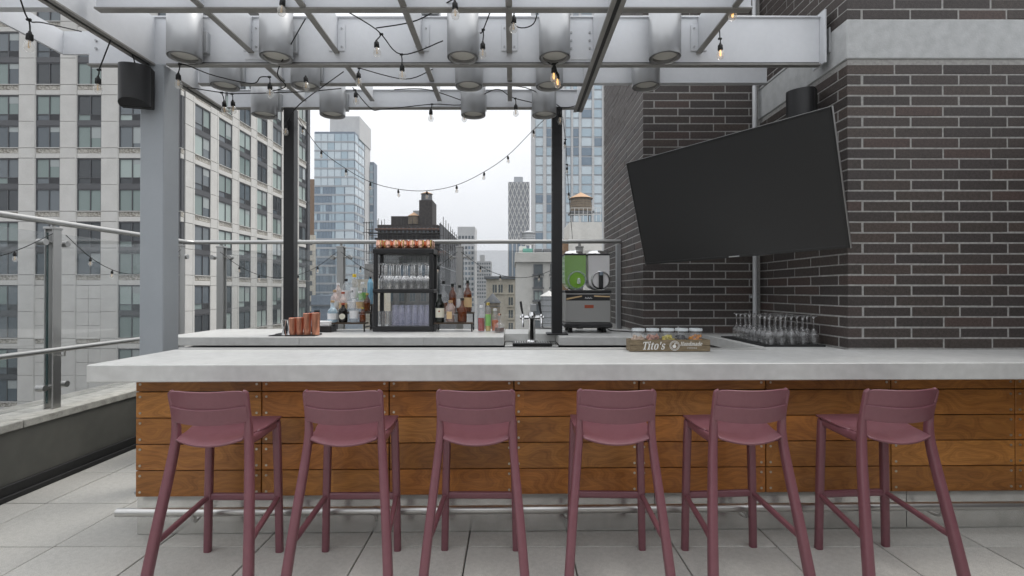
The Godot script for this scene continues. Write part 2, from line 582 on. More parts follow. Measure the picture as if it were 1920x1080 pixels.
func build_brick_walls() -> void:
	# the corner pier: a face towards the stools and a face towards the bottles
	var pier := thing("brick_pier", "dark brown brick pier with a pale concrete band, rising from the countertop", "brick wall")
	box_part(pier, "mortar_bed", M.mortar, Vector3(4.2, 2.25, -4.42), Vector3(3.583, 4.5, 1.583))
	var front := Transform3D(Basis.IDENTITY, Vector3(2.405, 0, -3.626))
	var side := Transform3D(Basis(Vector3(0, 0, -1), Vector3.UP, Vector3(-1, 0, 0)), Vector3(2.405, 0, -3.626))
	var bulk := []
	brick_face(pier, front, 1.72, 1.095, 3.17, false, 9.0, bulk)
	brick_face(pier, side, 1.295, 1.095, 3.17, true, 9.0, bulk)
	brick_face(pier, front, 1.72, 3.455, 4.4, false, 3.6, bulk)
	brick_face(pier, side, 1.295, 3.455, 4.4, true, 3.6, bulk)
	bulk_bricks(pier, bulk)
	# concrete band
	box_part(pier, "concrete_band", M.lintel, Vector3(4.2, 3.312, -4.42), Vector3(3.606, 0.281, 1.606), 0.006)
	box_part(pier, "band_flashing", M.lintel, Vector3(2.40, 3.462, -4.55), Vector3(0.02, 0.02, 0.72), 0.003)
	# the far block
	var block := thing("brick_block", "dark brick block behind the television, beside the glass balustrade", "brick wall")
	box_part(block, "mortar_bed", M.mortar, Vector3(3.28, 2.5, -6.0), Vector3(4.004, 5.0, 2.152))
	var bf := Transform3D(Basis.IDENTITY, Vector3(1.275, 0, -4.921))
	var bs := Transform3D(Basis(Vector3(0, 0, -1), Vector3.UP, Vector3(-1, 0, 0)), Vector3(1.275, 0, -4.921))
	var bulk2 := []
	brick_face(block, bf, 1.12, 1.095, 4.9, false, 3.72, bulk2)
	brick_face(block, bs, 2.10, 1.095, 4.9, true, 3.45, bulk2)
	bulk_bricks(block, bulk2)
	# the house the terrace belongs to: it closes the end of the bar and the side behind the seats
	var house := thing("terrace_house", "dark brick house wall closing the terrace beside and behind the seats", "building")
	box_part(house, "side_wall", M.brick6, Vector3(4.34, 1.45, 0.35), Vector3(0.4, 2.9, 7.93))
	box_part(house, "rear_wall", M.brick6, Vector3(1.6, 1.7, 4.52), Vector3(5.88, 3.4, 0.4))
	box_part(house, "parapet_cap", M.lintel, Vector3(4.34, 2.96, 0.35), Vector3(0.5, 0.12, 7.96), 0.01)
	box_part(house, "parapet_cap", M.lintel, Vector3(1.6, 3.46, 4.52), Vector3(5.98, 0.12, 0.5), 0.01)
	for x in [-0.2, 1.9]:
		box_part(house, "glass_door", M.pane1, Vector3(x, 1.15, 4.305), Vector3(1.0, 2.3, 0.03))
		for k in [-1, 1]:
			box_part(house, "door_frame", M.black_metal, Vector3(x + 0.54 * k, 1.18, 4.30), Vector3(0.08, 2.36, 0.07), 0.004)
		box_part(house, "door_head", M.black_metal, Vector3(x, 2.40, 4.30), Vector3(1.16, 0.08, 0.07), 0.004)
	# conduit in the corner between the two
	var c := thing("conduit_pipe", "grey vertical conduit pipe in the corner of the brick walls", "pipe")
	var s := st()
	tube(s, [Vector3(2.335, 1.095, -4.87), Vector3(2.335, 5.0, -4.87)], 0.021, 12)
	done(s, "pipe_run", M.pipe, c)
	for y in [1.45, 2.6, 3.6]:
		box_part(c, "pipe_clip", M.galvanised, Vector3(2.335, y, -4.895), Vector3(0.075, 0.025, 0.046), 0.003)

func bulk_bricks(parent: Node3D, bulk: Array) -> void:
	if bulk.is_empty():
		return
	var s := st()
	for b in bulk:
		box(s, Vector3.ZERO, Vector3(b[0], 0.0655, 0.10), 0.0, b[1])
	done(s, "upper_bricks", M.brick6, parent).set_meta("kind", "stuff")

# ---------------------------------------------------------------- pergola
func i_beam(s: SurfaceTool, a: Vector3, b: Vector3, h: float, web: float, flange: float, th: float) -> void:
	# a and b: ends of the bottom centre line; runs along x or z
	var d := b - a
	var along_x: bool = abs(d.x) > abs(d.z)
	var l := d.length()
	var c := (a + b) * 0.5
	if along_x:
		box(s, c + Vector3(0, h * 0.5, 0), Vector3(l, h - 2 * th, web))
		for y in [th * 0.5, h - th * 0.5]:
			box(s, c + Vector3(0, y, 0), Vector3(l, th, flange), 0.002)
	else:
		box(s, c + Vector3(0, h * 0.5, 0), Vector3(web, h - 2 * th, l))
		for y in [th * 0.5, h - th * 0.5]:
			box(s, c + Vector3(0, y, 0), Vector3(flange, th, l), 0.002)

func build_pergola() -> void:
	var g := thing("pergola", "grey painted steel pergola frame spanning over the bar", "pergola")
	# column with a base plate
	var s := st()
	box(s, Vector3(-2.70, 1.605, -3.88), Vector3(0.178, 3.21, 0.18), 0.006)
	done(s, "column", M.column, g)
	box_part(g, "base_plate", M.column, Vector3(-2.70, 0.01, -3.88), Vector3(0.2, 0.02, 0.24), 0.003)
	# main beam with its lower lip
	s = st()
	box(s, Vector3(-0.44, 3.415, -3.86), Vector3(5.56, 0.36, 0.03))
	box(s, Vector3(-0.44, 3.590, -3.88), Vector3(5.56, 0.012, 0.10), 0.002)
	done(s, "main_beam", M.beam, g)
	box_part(g, "lower_flange", M.flange, Vector3(-0.14, 3.226, -3.85), Vector3(4.96, 0.014, 0.05), 0.002)
	box_part(g, "lower_flange", M.flange, Vector3(-3.03, 3.226, -3.85), Vector3(0.38, 0.014, 0.05), 0.002)
	box_part(g, "light_track", M.beam_dark, Vector3(-0.10, 3.2385, -3.841), Vector3(4.86, 0.009, 0.014))
	box_part(g, "end_plate", M.beam, Vector3(2.348, 3.42, -3.86), Vector3(0.014, 0.40, 0.16), 0.002)
	box_part(g, "wall_bracket", M.galvanised, Vector3(2.373, 3.40, -3.90), Vector3(0.034, 0.13, 0.05), 0.004)
	box_part(g, "wall_bracket", M.galvanised, Vector3(2.394, 3.40, -3.86), Vector3(0.012, 0.19, 0.12), 0.003)
	# splice plates with bolts on the main beam
	for x in [-1.90, 0.52]:
		box_part(g, "splice_plate", M.beam, Vector3(x, 3.415, -3.843), Vector3(0.26, 0.30, 0.006), 0.002)
	for x in [-3.16, -1.98, -1.83, 0.45, 0.59]:
		for k in 3:
			s = st()
			tube(s, [Vector3(x, 3.47 - 0.06 * k, -3.845), Vector3(x, 3.47 - 0.06 * k, -3.831)], 0.009, 6)
			done(s, "bolt", M.galvanised, g)
	# side beams running front to back
	for x in [-2.72, 0.625]:
		s = st()
		box(s, Vector3(x, 3.40, -2.55), Vector3(0.02, 0.36, 2.56))
		box(s, Vector3(x, 3.40, -4.33), Vector3(0.02, 0.36, 0.90))
		box(s, Vector3(x, 3.40, -1.0), Vector3(0.02, 0.36, 0.5))
		done(s, "side_beam", M.beam, g)
		s = st()
		box(s, Vector3(x - 0.028, 3.208, -2.8), Vector3(0.03, 0.014, 4.0), 0.002)
		box(s, Vector3(x + 0.028, 3.208, -2.8), Vector3(0.03, 0.014, 4.0), 0.002)
		done(s, "side_beam_flange", M.flange, g)
		box_part(g, "light_track", M.beam_dark, Vector3(x, 3.212, -2.8), Vector3(0.026, 0.010, 4.0))
	# cross beams
	for b in [[3.238, 3.313, -2.66, 1.53], [4.37, 3.295, -2.70, 0.62], [4.85, 3.262, -2.72, 0.63]]:
		s = st()
		i_beam(s, Vector3(b[2], b[1], -b[0]), Vector3(b[3], b[1], -b[0]), 0.17, 0.014, 0.055, 0.008)
		done(s, "cross_beam", M.beam, g)
		box_part(g, "bottom_flange", M.flange, Vector3((b[2] + b[3]) * 0.5, b[1] - 0.004, -b[0]), Vector3(b[3] - b[2] - 0.002, 0.008, 0.057))
	s = st()
	i_beam(s, Vector3(0.64, 3.295, -4.37), Vector3(2.2, 3.295, -4.37), 0.17, 0.014, 0.055, 0.008)
	done(s, "cross_beam", M.beam, g)
	# purlins with end clips
	for x in [-1.98, -1.33, -0.69, -0.02, 1.42]:
		for seg in [[-1.2, -3.842], [-3.884, -4.82]]:
			if x > 1.0 and seg[0] < -3.0:
				continue
			s = st()
			box(s, Vector3(x, 3.455, (seg[0] + seg[1]) * 0.5), Vector3(0.012, 0.26, abs(seg[1] - seg[0])))
			done(s, "purlin", M.beam, g)
			box_part(g, "purlin_flange", M.flange, Vector3(x, 3.320, (seg[0] + seg[1]) * 0.5), Vector3(0.042, 0.010, abs(seg[1] - seg[0])))
		for k in [-1, 1]:
			box_part(g, "clip_angle", M.beam, Vector3(x + 0.034 * k, 3.43, -3.838), Vector3(0.055, 0.20, 0.008), 0.002)
			for y in [3.36, 3.50]:
				s = st()
				tube(s, [Vector3(x + 0.038 * k, y, -3.838), Vector3(x + 0.038 * k, y, -3.826)], 0.007, 6)
				done(s, "bolt", M.galvanised, g)
	# the smaller bay beyond the column
	s = st()
	box(s, Vector3(-3.32, 3.40, -3.86), Vector3(0.22, 0.174, 0.02))
	box(s, Vector3(-3.43, 3.40, -2.3), Vector3(0.02, 0.174, 3.1))
	i_beam(s, Vector3(-4.4, 3.31, -3.238), Vector3(-2.90, 3.31, -3.238), 0.17, 0.014, 0.055, 0.008)
	done(s, "outer_bay_beam", M.beam, g)
	# a flat conduit on top of the back members
	box_part(g, "junction_box", M.galvanised, Vector3(-0.62, 3.63, -3.86), Vector3(0.14, 0.05, 0.08), 0.004)
	# black posts that carry the back of the frame on the bottle counter
	for x in [-2.13, 0.43]:
		box_part(g, "black_post", M.black_metal, Vector3(x, 2.18, -4.87), Vector3(0.098, 2.16, 0.098), 0.004)
		box_part(g, "post_foot", M.black_metal, Vector3(x, 1.098, -4.87), Vector3(0.20, 0.014, 0.20), 0.003)
	# cylinder downlights
	var proto: Node3D = null
	var rows := [[-3.72, 3.222, "front"], [-4.245, 3.222, "middle"], [-4.72, 3.145, "back"]]
	var who := ["above the first stool", "above the second stool", "near the pergola middle", "over the beer tap line", "beside the television"]
	for r in 3:
		for i in 5:
			if r == 2 and i == 4:
				continue
			var x: float = [-2.41, -1.735, -0.362, 0.314, 1.125][i]
			if r == 2:
				x = [-2.31, -1.675, -0.361, 0.30, 0.0][i]
			var lab := "grey cylinder downlight %s, %s row on the pergola" % [["nearest the column", "second from the column", "third from the column", "fourth from the column", "nearest the brick wall"][i], rows[r][2]]
			var p := Vector3(x, rows[r][1], rows[r][0])
			if proto == null:
				proto = thing("downlight", lab, "light fixture", p, 0.0, "cylinder downlights on the pergola")
				var h := 0.40
				s = st()
				lathe(s, [Vector2(0.103, 0.012), Vector2(0.113, 0.0), Vector2(0.115, 0.006), Vector2(0.115, h - 0.004), Vector2(0.111, h), Vector2(0.0, h)], 36)
				done(s, "housing", M.fixture, proto)
				s = st()
				lathe(s, [Vector2(0.104, 0.010), Vector2(0.104, 0.03), Vector2(0.09, 0.03), Vector2(0.088, 0.004), Vector2(0.1035, 0.002)], 36)
				done(s, "trim_ring", M.fixture_ring, proto)
				s = st()
				lathe(s, [Vector2(0.09, 0.026), Vector2(0.0, 0.022)], 36)
				done(s, "lens", M.fixture_lens, proto)
				box_part(proto, "bracket", M.galvanised, Vector3(0.09, 0.16, -0.105), Vector3(0.05, 0.16, 0.05), 0.003)
			else:
				copy_of(proto, "downlight", p, rng.randf_range(-0.02, 0.02), lab)
	# loudspeakers
	speaker(Vector3(-2.755, 3.0, -3.715), 0.25, "black curved loudspeaker bolted to the grey steel column")
	speaker(Vector3(2.28, 2.93, -3.98), -0.75, "black curved loudspeaker on the brick pier above the television")

func speaker(p: Vector3, turn: float, label: String) -> void:
	var t := thing("loudspeaker", label, "speaker", p, turn, "wall loudspeakers")
	var s := st()
	var w := 0.102
	var h := 0.152
	# curved grille front, extruded vertically, with a sloping underside
	var prof := []
	for k in 13:
		var a := PI * k / 12.0
		prof.append(Vector2(-cos(a) * w, sin(a) * 0.10 + 0.03))
	for k in 12:
		var a: Vector2 = prof[k]
		var b: Vector2 = prof[k + 1]
		var na := Vector3(a.x / w / w, 0, (a.y - 0.03) / 0.01).normalized()
		var nb := Vector3(b.x / w / w, 0, (b.y - 0.03) / 0.01).normalized()
		var ta := Vector3(a.x, h - a.y * 0.12, a.y)
		var tb := Vector3(b.x, h - b.y * 0.12, b.y)
		var ba := Vector3(a.x, -h + a.y * 0.3, a.y)
		var bb := Vector3(b.x, -h + b.y * 0.3, b.y)
		tri(s, ta, tb, ba, na, nb, na)
		tri(s, tb, bb, ba, nb, nb, na)
		poly(s, [Vector3(0, h, 0.0), ta, tb], Vector3.UP)
		poly(s, [Vector3(0, -h, 0.0), ba, bb], Vector3.DOWN)
	done(s, "grille", M.black_plastic, t)
	box_part(t, "cabinet", M.rubber, Vector3(0, 0, 0.0), Vector3(w * 2 + 0.004, h * 2 - 0.01, 0.06), 0.006)
	box_part(t, "mounting_arm", M.black_metal, Vector3(0.04, 0, -0.05), Vector3(0.05, 0.12, 0.06), 0.003)

# ---------------------------------------------------------------- balustrade
func rail_post(parent: Node3D, p: Vector3, along: Vector3, top: float) -> void:
	var outw := Vector3.UP.cross(along).normalized()
	var b := Basis(along, Vector3.UP, outw)
	var xf := Transform3D(b, p)
	for k in [-1, 1]:
		var s := st()
		box(s, Vector3(0, (top - p.y) * 0.5, 0.033 * k), Vector3(0.078, top - p.y, 0.012), 0.003, xf)
		done(s, "post_plate", M.brushed, parent)
	for y in [0.18, top - p.y - 0.13]:
		for k in [-1, 1]:
			var s := st()
			tube(s, [xf * Vector3(0.0, y, 0), xf * Vector3(0.085 * k, y, 0.0)], 0.011, 8)
			tube(s, [xf * Vector3(0.10 * k, y, -0.03), xf * Vector3(0.10 * k, y, 0.035)], 0.026, 14)
			done(s, "glass_clamp", M.brushed, parent)
	var s2 := st()
	tube(s2, [Vector3(p.x, top - 0.03, p.z), Vector3(p.x, top + 0.05, p.z)], 0.016, 8)
	box(s2, Vector3(0, top - p.y - 0.01, 0), Vector3(0.09, 0.02, 0.09), 0.003, xf)
	done(s2, "rail_saddle", M.brushed, parent)

func build_balustrade() -> void:
	var b := thing("glass_balustrade", "tall glass balustrade with steel handrail and posts along the open side", "balustrade")
	var s := st()
	tube(s, [Vector3(-3.74, 2.07, 5.0), Vector3(-3.74, 2.07, -5.80)], 0.024, 14)
	done(s, "top_rail", M.brushed, b)
	s = st()
	tube(s, [Vector3(-3.66, 1.035, 5.0), Vector3(-3.66, 1.035, -5.5)], 0.021, 14)
	done(s, "hand_rail", M.brushed, b)
	for z in [2.0, 0.0, -2.07, -4.148, -5.72]:
		rail_post(b, Vector3(-3.76, 0.55, z), Vector3(0, 0, 1), 2.03)
		s = st()
		tube(s, [Vector3(-3.75, 0.98, z), Vector3(-3.66, 0.98, z), Vector3(-3.66, 1.02, z)], 0.007, 8)
		done(s, "rail_bracket", M.brushed, b)
	var zs := [2.0, 0.0, -2.07, -4.148, -5.72]
	for i in 4:
		var a: float = zs[i] - 0.05
		var c: float = zs[i + 1] + 0.05
		box_part(b, "glass_pane", M.pane, Vector3(-3.76, 1.29, (a + c) * 0.5), Vector3(0.012, 1.38, a - c))
		box_part(b, "pane_edge", M.pane_edge, Vector3(-3.76, 1.29, a + 0.001), Vector3(0.0125, 1.38, 0.004))
		box_part(b, "pane_edge", M.pane_edge, Vector3(-3.76, 1.29, c - 0.001), Vector3(0.0125, 1.38, 0.004))
	var q := thing("glass_balustrade", "tall glass balustrade with steel handrail behind the bottle counter", "balustrade")
	s = st()
	tube(s, smooth_path([Vector3(-3.74, 2.07, -5.81), Vector3(-3.70, 2.07, -5.89), Vector3(-3.6, 2.075, -5.911), Vector3(-1.0, 2.08, -5.911), Vector3(1.265, 2.085, -5.911)], 4), 0.024, 14)
	done(s, "top_rail", M.brushed, q)
	var xs := [-3.40, -2.0, -0.61, 0.79]
	for x in xs:
		rail_post(q, Vector3(x, 0.55, -5.93), Vector3(1, 0, 0), 2.03)
	for i in 3:
		box_part(q, "glass_pane", M.pane, Vector3((xs[i] + xs[i + 1]) * 0.5, 1.29, -5.93), Vector3(1.30, 1.38, 0.012))
	box_part(q, "glass_pane", M.pane, Vector3(1.04, 1.29, -5.93), Vector3(0.38, 1.38, 0.012))
	box_part(q, "end_channel", M.galvanised, Vector3(1.245, 1.30, -5.93), Vector3(0.055, 1.5, 0.05), 0.003)

# ---------------------------------------------------------------- front bar
func build_bar() -> void:
	var bar := thing("bar_counter", "long bar with thick pale concrete top and hardwood board front", "bar counter")
	var th := 0.018
	var f := Transform3D(Basis(Vector3.UP, th), Vector3(-2.32, 0, -3.125))
	# concrete top as a prism with eased edges, cast in two pieces
	for piece in [[-2.408, 4.135]]:
		var s := st()
		var x0: float = piece[0]
		var x1: float = piece[1]
		var d0 := -2.87 - (x0 + 2.408) * tan(th)
		var d1 := -2.87 - (x1 + 2.408) * tan(th)
		slab(s, [Vector2(x0, d0), Vector2(x1, d1), Vector2(x1, -3.62), Vector2(x0, -3.626)], 0.99, 1.09, 0.005)
		done(s, "concrete_top", M.counter, bar)
	var s2 := st()
	slab(s2, [Vector2(1.86, -3.63), Vector2(2.39, -3.63), Vector2(2.39, -4.91), Vector2(1.84, -4.91)], 1.005, 1.088, 0.005)
	done(s2, "return_top", M.counter, bar)
	box_part(bar, "back_lip", M.steel, Vector3(-0.30, 1.094, -3.62), Vector3(4.16, 0.018, 0.018), 0.003)
	# carcass
	var s := st()
	box(s, Vector3(3.22, 0.60, -0.25), Vector3(6.44, 0.77, 0.44), 0.0, f)
	done(s, "carcass", M.black_band, bar)
	for k in 4:
		s = st()
		box(s, Vector3(0.805 + 1.609 * k, 0.122, -0.02 + 0.0015 * (k % 2)), Vector3(1.605, 0.235, 0.012), 0.001, f)
		done(s, "kick_plate", M.steel_kick, bar)
	s = st()
	box(s, Vector3(3.22, 0.115, -0.24), Vector3(6.41, 0.228, 0.42), 0.0, f)
	done(s, "plinth", M.black_band, bar)
	# boards
	var cols := [0.0, 0.771, 1.557, 2.333, 3.118, 3.92, 4.72, 5.52, 6.43]
	var rows := [0.238, 0.400, 0.562, 0.724, 0.886, 0.989]
	var sc := st()
	tube(sc, [Vector3(0, 0, 0), Vector3(0, 0, 0.004)], 0.0075, 10)
	var screw := sc.commit()
	for i in 8:
		for j in 5:
			var w: float = cols[i + 1] - cols[i] - 0.007
			var h: float = rows[j + 1] - rows[j] - 0.006
			var c := Vector3(cols[i] + w * 0.5 + 0.003, rows[j] + h * 0.5 + 0.003, -0.011)
			uv_shift = Vector2(rng.randf() * 2.0, rng.randf() * 2.0)
			s = st()
			box(s, Vector3.ZERO, Vector3(w, h, 0.022), 0.002)
			var board := put(bar, "cladding_board", s.commit(), M["wood%d" % (rng.randi() % 4)], f * Transform3D(Basis.IDENTITY, c))
			uv_shift = Vector2.ZERO
			var ys := [-h * 0.5 + 0.028, h * 0.5 - 0.028] if j < 4 else [-0.005]
			for x in [-w * 0.5 + 0.026, w * 0.5 - 0.026]:
				for y in ys:
					put(board, "screw", screw, M.screw, Transform3D(Basis.IDENTITY, Vector3(x, y, 0.0105)))
	# end of the bar: boards return round the corner
	for j in 5:
		var h: float = rows[j + 1] - rows[j] - 0.006
		uv_shift = Vector2(rng.randf() * 2.0, rng.randf() * 2.0)
		s = st()
		box(s, Vector3(0.010, rows[j] + h * 0.5 + 0.003, -0.25), Vector3(0.02, h, 0.45), 0.002, f)
		done(s, "end_board", M.wood1, bar)
	uv_shift = Vector2.ZERO
	# foot rail
	s = st()
	tube(s, [f * Vector3(-0.03, 0.19, 0.105), f * Vector3(6.43, 0.19, 0.105)], 0.025, 18)
	done(s, "foot_rail", M.steel, bar)
	for x in [0.42, 1.50, 2.66, 3.75, 4.95, 5.9]:
		s = st()
		tube(s, smooth_path([f * Vector3(x, 0.165, 0.105), f * Vector3(x, 0.13, 0.09), f * Vector3(x - 0.01, 0.125, 0.04), f * Vector3(x - 0.015, 0.14, -0.01)], 4), 0.010, 8)
		tube(s, [f * Vector3(x - 0.012, 0.19, 0.105), f * Vector3(x + 0.012, 0.19, 0.105)], 0.0285, 18)
		tube(s, [f * Vector3(x - 0.015, 0.14, -0.014), f * Vector3(x - 0.015, 0.14, -0.004)], 0.028, 12)
		done(s, "rail_bracket", M.steel, bar)

# horizontal slab from a convex outline (x, z)
func slab(s: SurfaceTool, outline: Array, y0: float, y1: float, ch: float) -> void:
	var n := outline.size()
	var mid := Vector2.ZERO
	for p in outline:
		mid += p / n
	var inner := []
	for p in outline:
		var d: Vector2 = mid - p
		inner.append(p + Vector2(sign(d.x), sign(d.y)) * ch)
	var top := []
	var bot := []
	for p in inner:
		top.append(Vector3(p.x, y1, p.y))
		bot.append(Vector3(p.x, y0, p.y))
	poly(s, top, Vector3.UP)
	poly(s, bot, Vector3.DOWN)
	for i in n:
		var j := (i + 1) % n
		var a: Vector2 = outline[i]
		var b: Vector2 = outline[j]
		var e := (b - a).normalized()
		var nn := Vector3(-e.y, 0, e.x)
		var away: Vector2 = (a + b) * 0.5 - mid
		if nn.x * away.x + nn.z * away.y < 0:
			nn = -nn
		poly(s, [Vector3(a.x, y0 + ch, a.y), Vector3(b.x, y0 + ch, b.y), Vector3(b.x, y1 - ch, b.y), Vector3(a.x, y1 - ch, a.y)], nn)
		poly(s, [Vector3(a.x, y1 - ch, a.y), Vector3(b.x, y1 - ch, b.y), top[j], top[i]], (nn + Vector3.UP).normalized())
		poly(s, [Vector3(a.x, y0 + ch, a.y), Vector3(b.x, y0 + ch, b.y), bot[j], bot[i]], (nn + Vector3.DOWN).normalized())

# ---------------------------------------------------------------- back bar
func build_back_bar() -> void:
	var t := thing("back_counter", "pale concrete back counter for bottles in front of the glass balustrade", "counter")
	for piece in [[-3.2, -1.93], [-1.927, -0.80], [-0.797, -0.075]]:
		var s := st()
		slab(s, [Vector2(piece[0], -4.59), Vector2(piece[1], -4.59), Vector2(piece[1], -5.56), Vector2(piece[0], -5.56)], 1.012, 1.09, 0.004)
		done(s, "concrete_top", M.counter, t)
	var s2 := st()
	slab(s2, [Vector2(0.43, -4.60), Vector2(1.262, -4.60), Vector2(1.262, -5.56), Vector2(0.43, -5.56)], 1.012, 1.09, 0.004)
	done(s2, "concrete_top", M.counter, t)
	s2 = st()
	slab(s2, [Vector2(-0.072, -4.98), Vector2(0.427, -4.98), Vector2(0.427, -5.56), Vector2(-0.072, -5.56)], 1.012, 1.088, 0.004)
	done(s2, "concrete_top", M.counter, t)
	box_part(t, "tap_ledge", M.steel_kick, Vector3(0.178, 0.985, -4.78), Vector3(0.49, 0.05, 0.38), 0.003)
	box_part(t, "cabinet_run", M.black_band, Vector3(-1.0, 0.48, -5.10), Vector3(4.4, 0.955, 0.86), 0.003)

# ---------------------------------------------------------------- stools
func stool_proto() -> Node3D:
	var t := thing("bar_stool", "x", "bar stool", Vector3.ZERO, 0.0, "mauve bar stools along the bar")
	var m: Material = M.stool
	for k in [-1.0, 1.0]:
		# front leg
		var s := st()
		var pts := smooth_path([Vector3(0.198 * k, 0.0, -0.205), Vector3(0.192 * k, 0.35, -0.203), Vector3(0.183 * k, 0.70, -0.20), Vector3(0.180 * k, 0.755, -0.195)], 3)
		tube(s, pts, [Vector2(0.0195, 0.019), Vector2(0.0198, 0.019), Vector2(0.02, 0.019), Vector2(0.0205, 0.02), Vector2(0.0205, 0.02), Vector2(0.021, 0.02), Vector2(0.021, 0.02), Vector2(0.021, 0.02), Vector2(0.021, 0.021), Vector2(0.02, 0.02)], 14, true, Vector3.RIGHT, 3.2)
		done(s, "leg", m, t)
		# rear leg running up into the back
		s = st()
		pts = smooth_path([Vector3(0.247 * k, 0.0, 0.245), Vector3(0.222 * k, 0.30, 0.185), Vector3(0.193 * k, 0.60, 0.125), Vector3(0.179 * k, 0.76, 0.104), Vector3(0.181 * k, 0.86, 0.113), Vector3(0.183 * k, 0.965, 0.138), Vector3(0.180 * k, 0.987, 0.144), Vector3(0.170 * k, 0.996, 0.149)], 3)
		var rr := []
		for i in pts.size():
			var q := float(i) / (pts.size() - 1)
			var a: float = lerp(0.0235, 0.0185, min(1.0, q * 1.9))
			a = lerp(a, 0.0125, smoothstep(0.45, 0.62, q))
			a = lerp(a, 0.0085, smoothstep(0.80, 1.0, q))
			rr.append(Vector2(a, a * lerp(1.2, 1.0, q)))
		tube(s, pts, rr, 14, true, Vector3.RIGHT, 3.0)
		done(s, "leg", m, t)
		# sloping side stretcher
		s = st()
		pts = smooth_path([Vector3(0.192 * k, 0.315, -0.203), Vector3(0.196 * k, 0.312, -0.17), Vector3(0.201 * k, 0.300, -0.11), Vector3(0.214 * k, 0.265, 0.08), Vector3(0.221 * k, 0.250, 0.15), Vector3(0.2245 * k, 0.246, 0.19)], 3)
		tube(s, pts, 0.0145, 12, true, Vector3.ZERO, 2.6)
		done(s, "side_stretcher", m, t)
		# side rail below the seat
		s = st()
		tube(s, [Vector3(0.180 * k, 0.742, -0.19), Vector3(0.178 * k, 0.7300, 0.0), Vector3(0.176 * k, 0.728, 0.105)], [Vector2(0.014, 0.022), Vector2(0.014, 0.0235), Vector2(0.015, 0.024)], 12, true, Vector3.RIGHT, 3.0)
		done(s, "seat_rail", m, t)
	# front footrest
	var s := st()
	tube(s, [Vector3(-0.193, 0.318, -0.205), Vector3(0.193, 0.318, -0.205)], [Vector2(0.014, 0.0205), Vector2(0.014, 0.0205)], 12, true, Vector3(0, 0, 1), 3.0)
	done(s, "footrest", m, t)
	# seat: three boards, each a little lower than the one towards the bar, dished across
	var seat := st()
	var zs := [[-0.225, -0.1042], [-0.1035, 0.0165], [0.0172, 0.135]]
	for b in 3:
		var drop := -0.0060 * b
		curved_board(seat, func(u, v):
			var z: float = lerp(zs[b][0], zs[b][1], v)
			var q: float = (z + 0.225) / 0.36
			var half: float = lerp(0.196, 0.158, smoothstep(0.35, 1.0, q))
			var x: float = half * u
			var dish: float = 0.038 * (1.0 - u * u) * smoothstep(0.0, 0.9, q)
			var bow: float = (1.0 - u * u) * 0.026 * q if b == 2 else 0.0
			var y: float = 0.772 - 0.018 * smoothstep(0.0, 0.8, q) - dish - drop * (1.0 - u * u) - (0.010 * pow(v, 4.0) if b == 2 else 0.0)
			return Vector3(x, y, z + bow * v), 14, 5, 0.013)
	done(seat, "seat", m, t)
	# backrest: two boards bowed towards the sitter's back, the lower one standing proud
	var back := st()
	for b in 2:
		var y0: float = [0.918, 0.840][b]
		var y1: float = [1.0, 0.9150][b]
		var proud: float = [0.0, 0.0105][b]
		curved_board(back, func(u, v):
			var y: float = lerp(y0, y1, v)
			var half := 0.181
			var x: float = half * u
			var corner: float = pow(abs(u), 10.0) * 0.012 if b == 0 else 0.0
			var z: float = 0.100 + (y - 0.80) * 0.24 + 0.046 * (1.0 - u * u) + proud
			var droop: float = -(1.0 - u * u) * (lerp(0.011, 0.004, v) if b == 0 else lerp(0.012, 0.011, v))
			return Vector3(x, y + droop - corner * v, z), 16, 5, 0.014)
	done(back, "backrest", m, t)
	return t

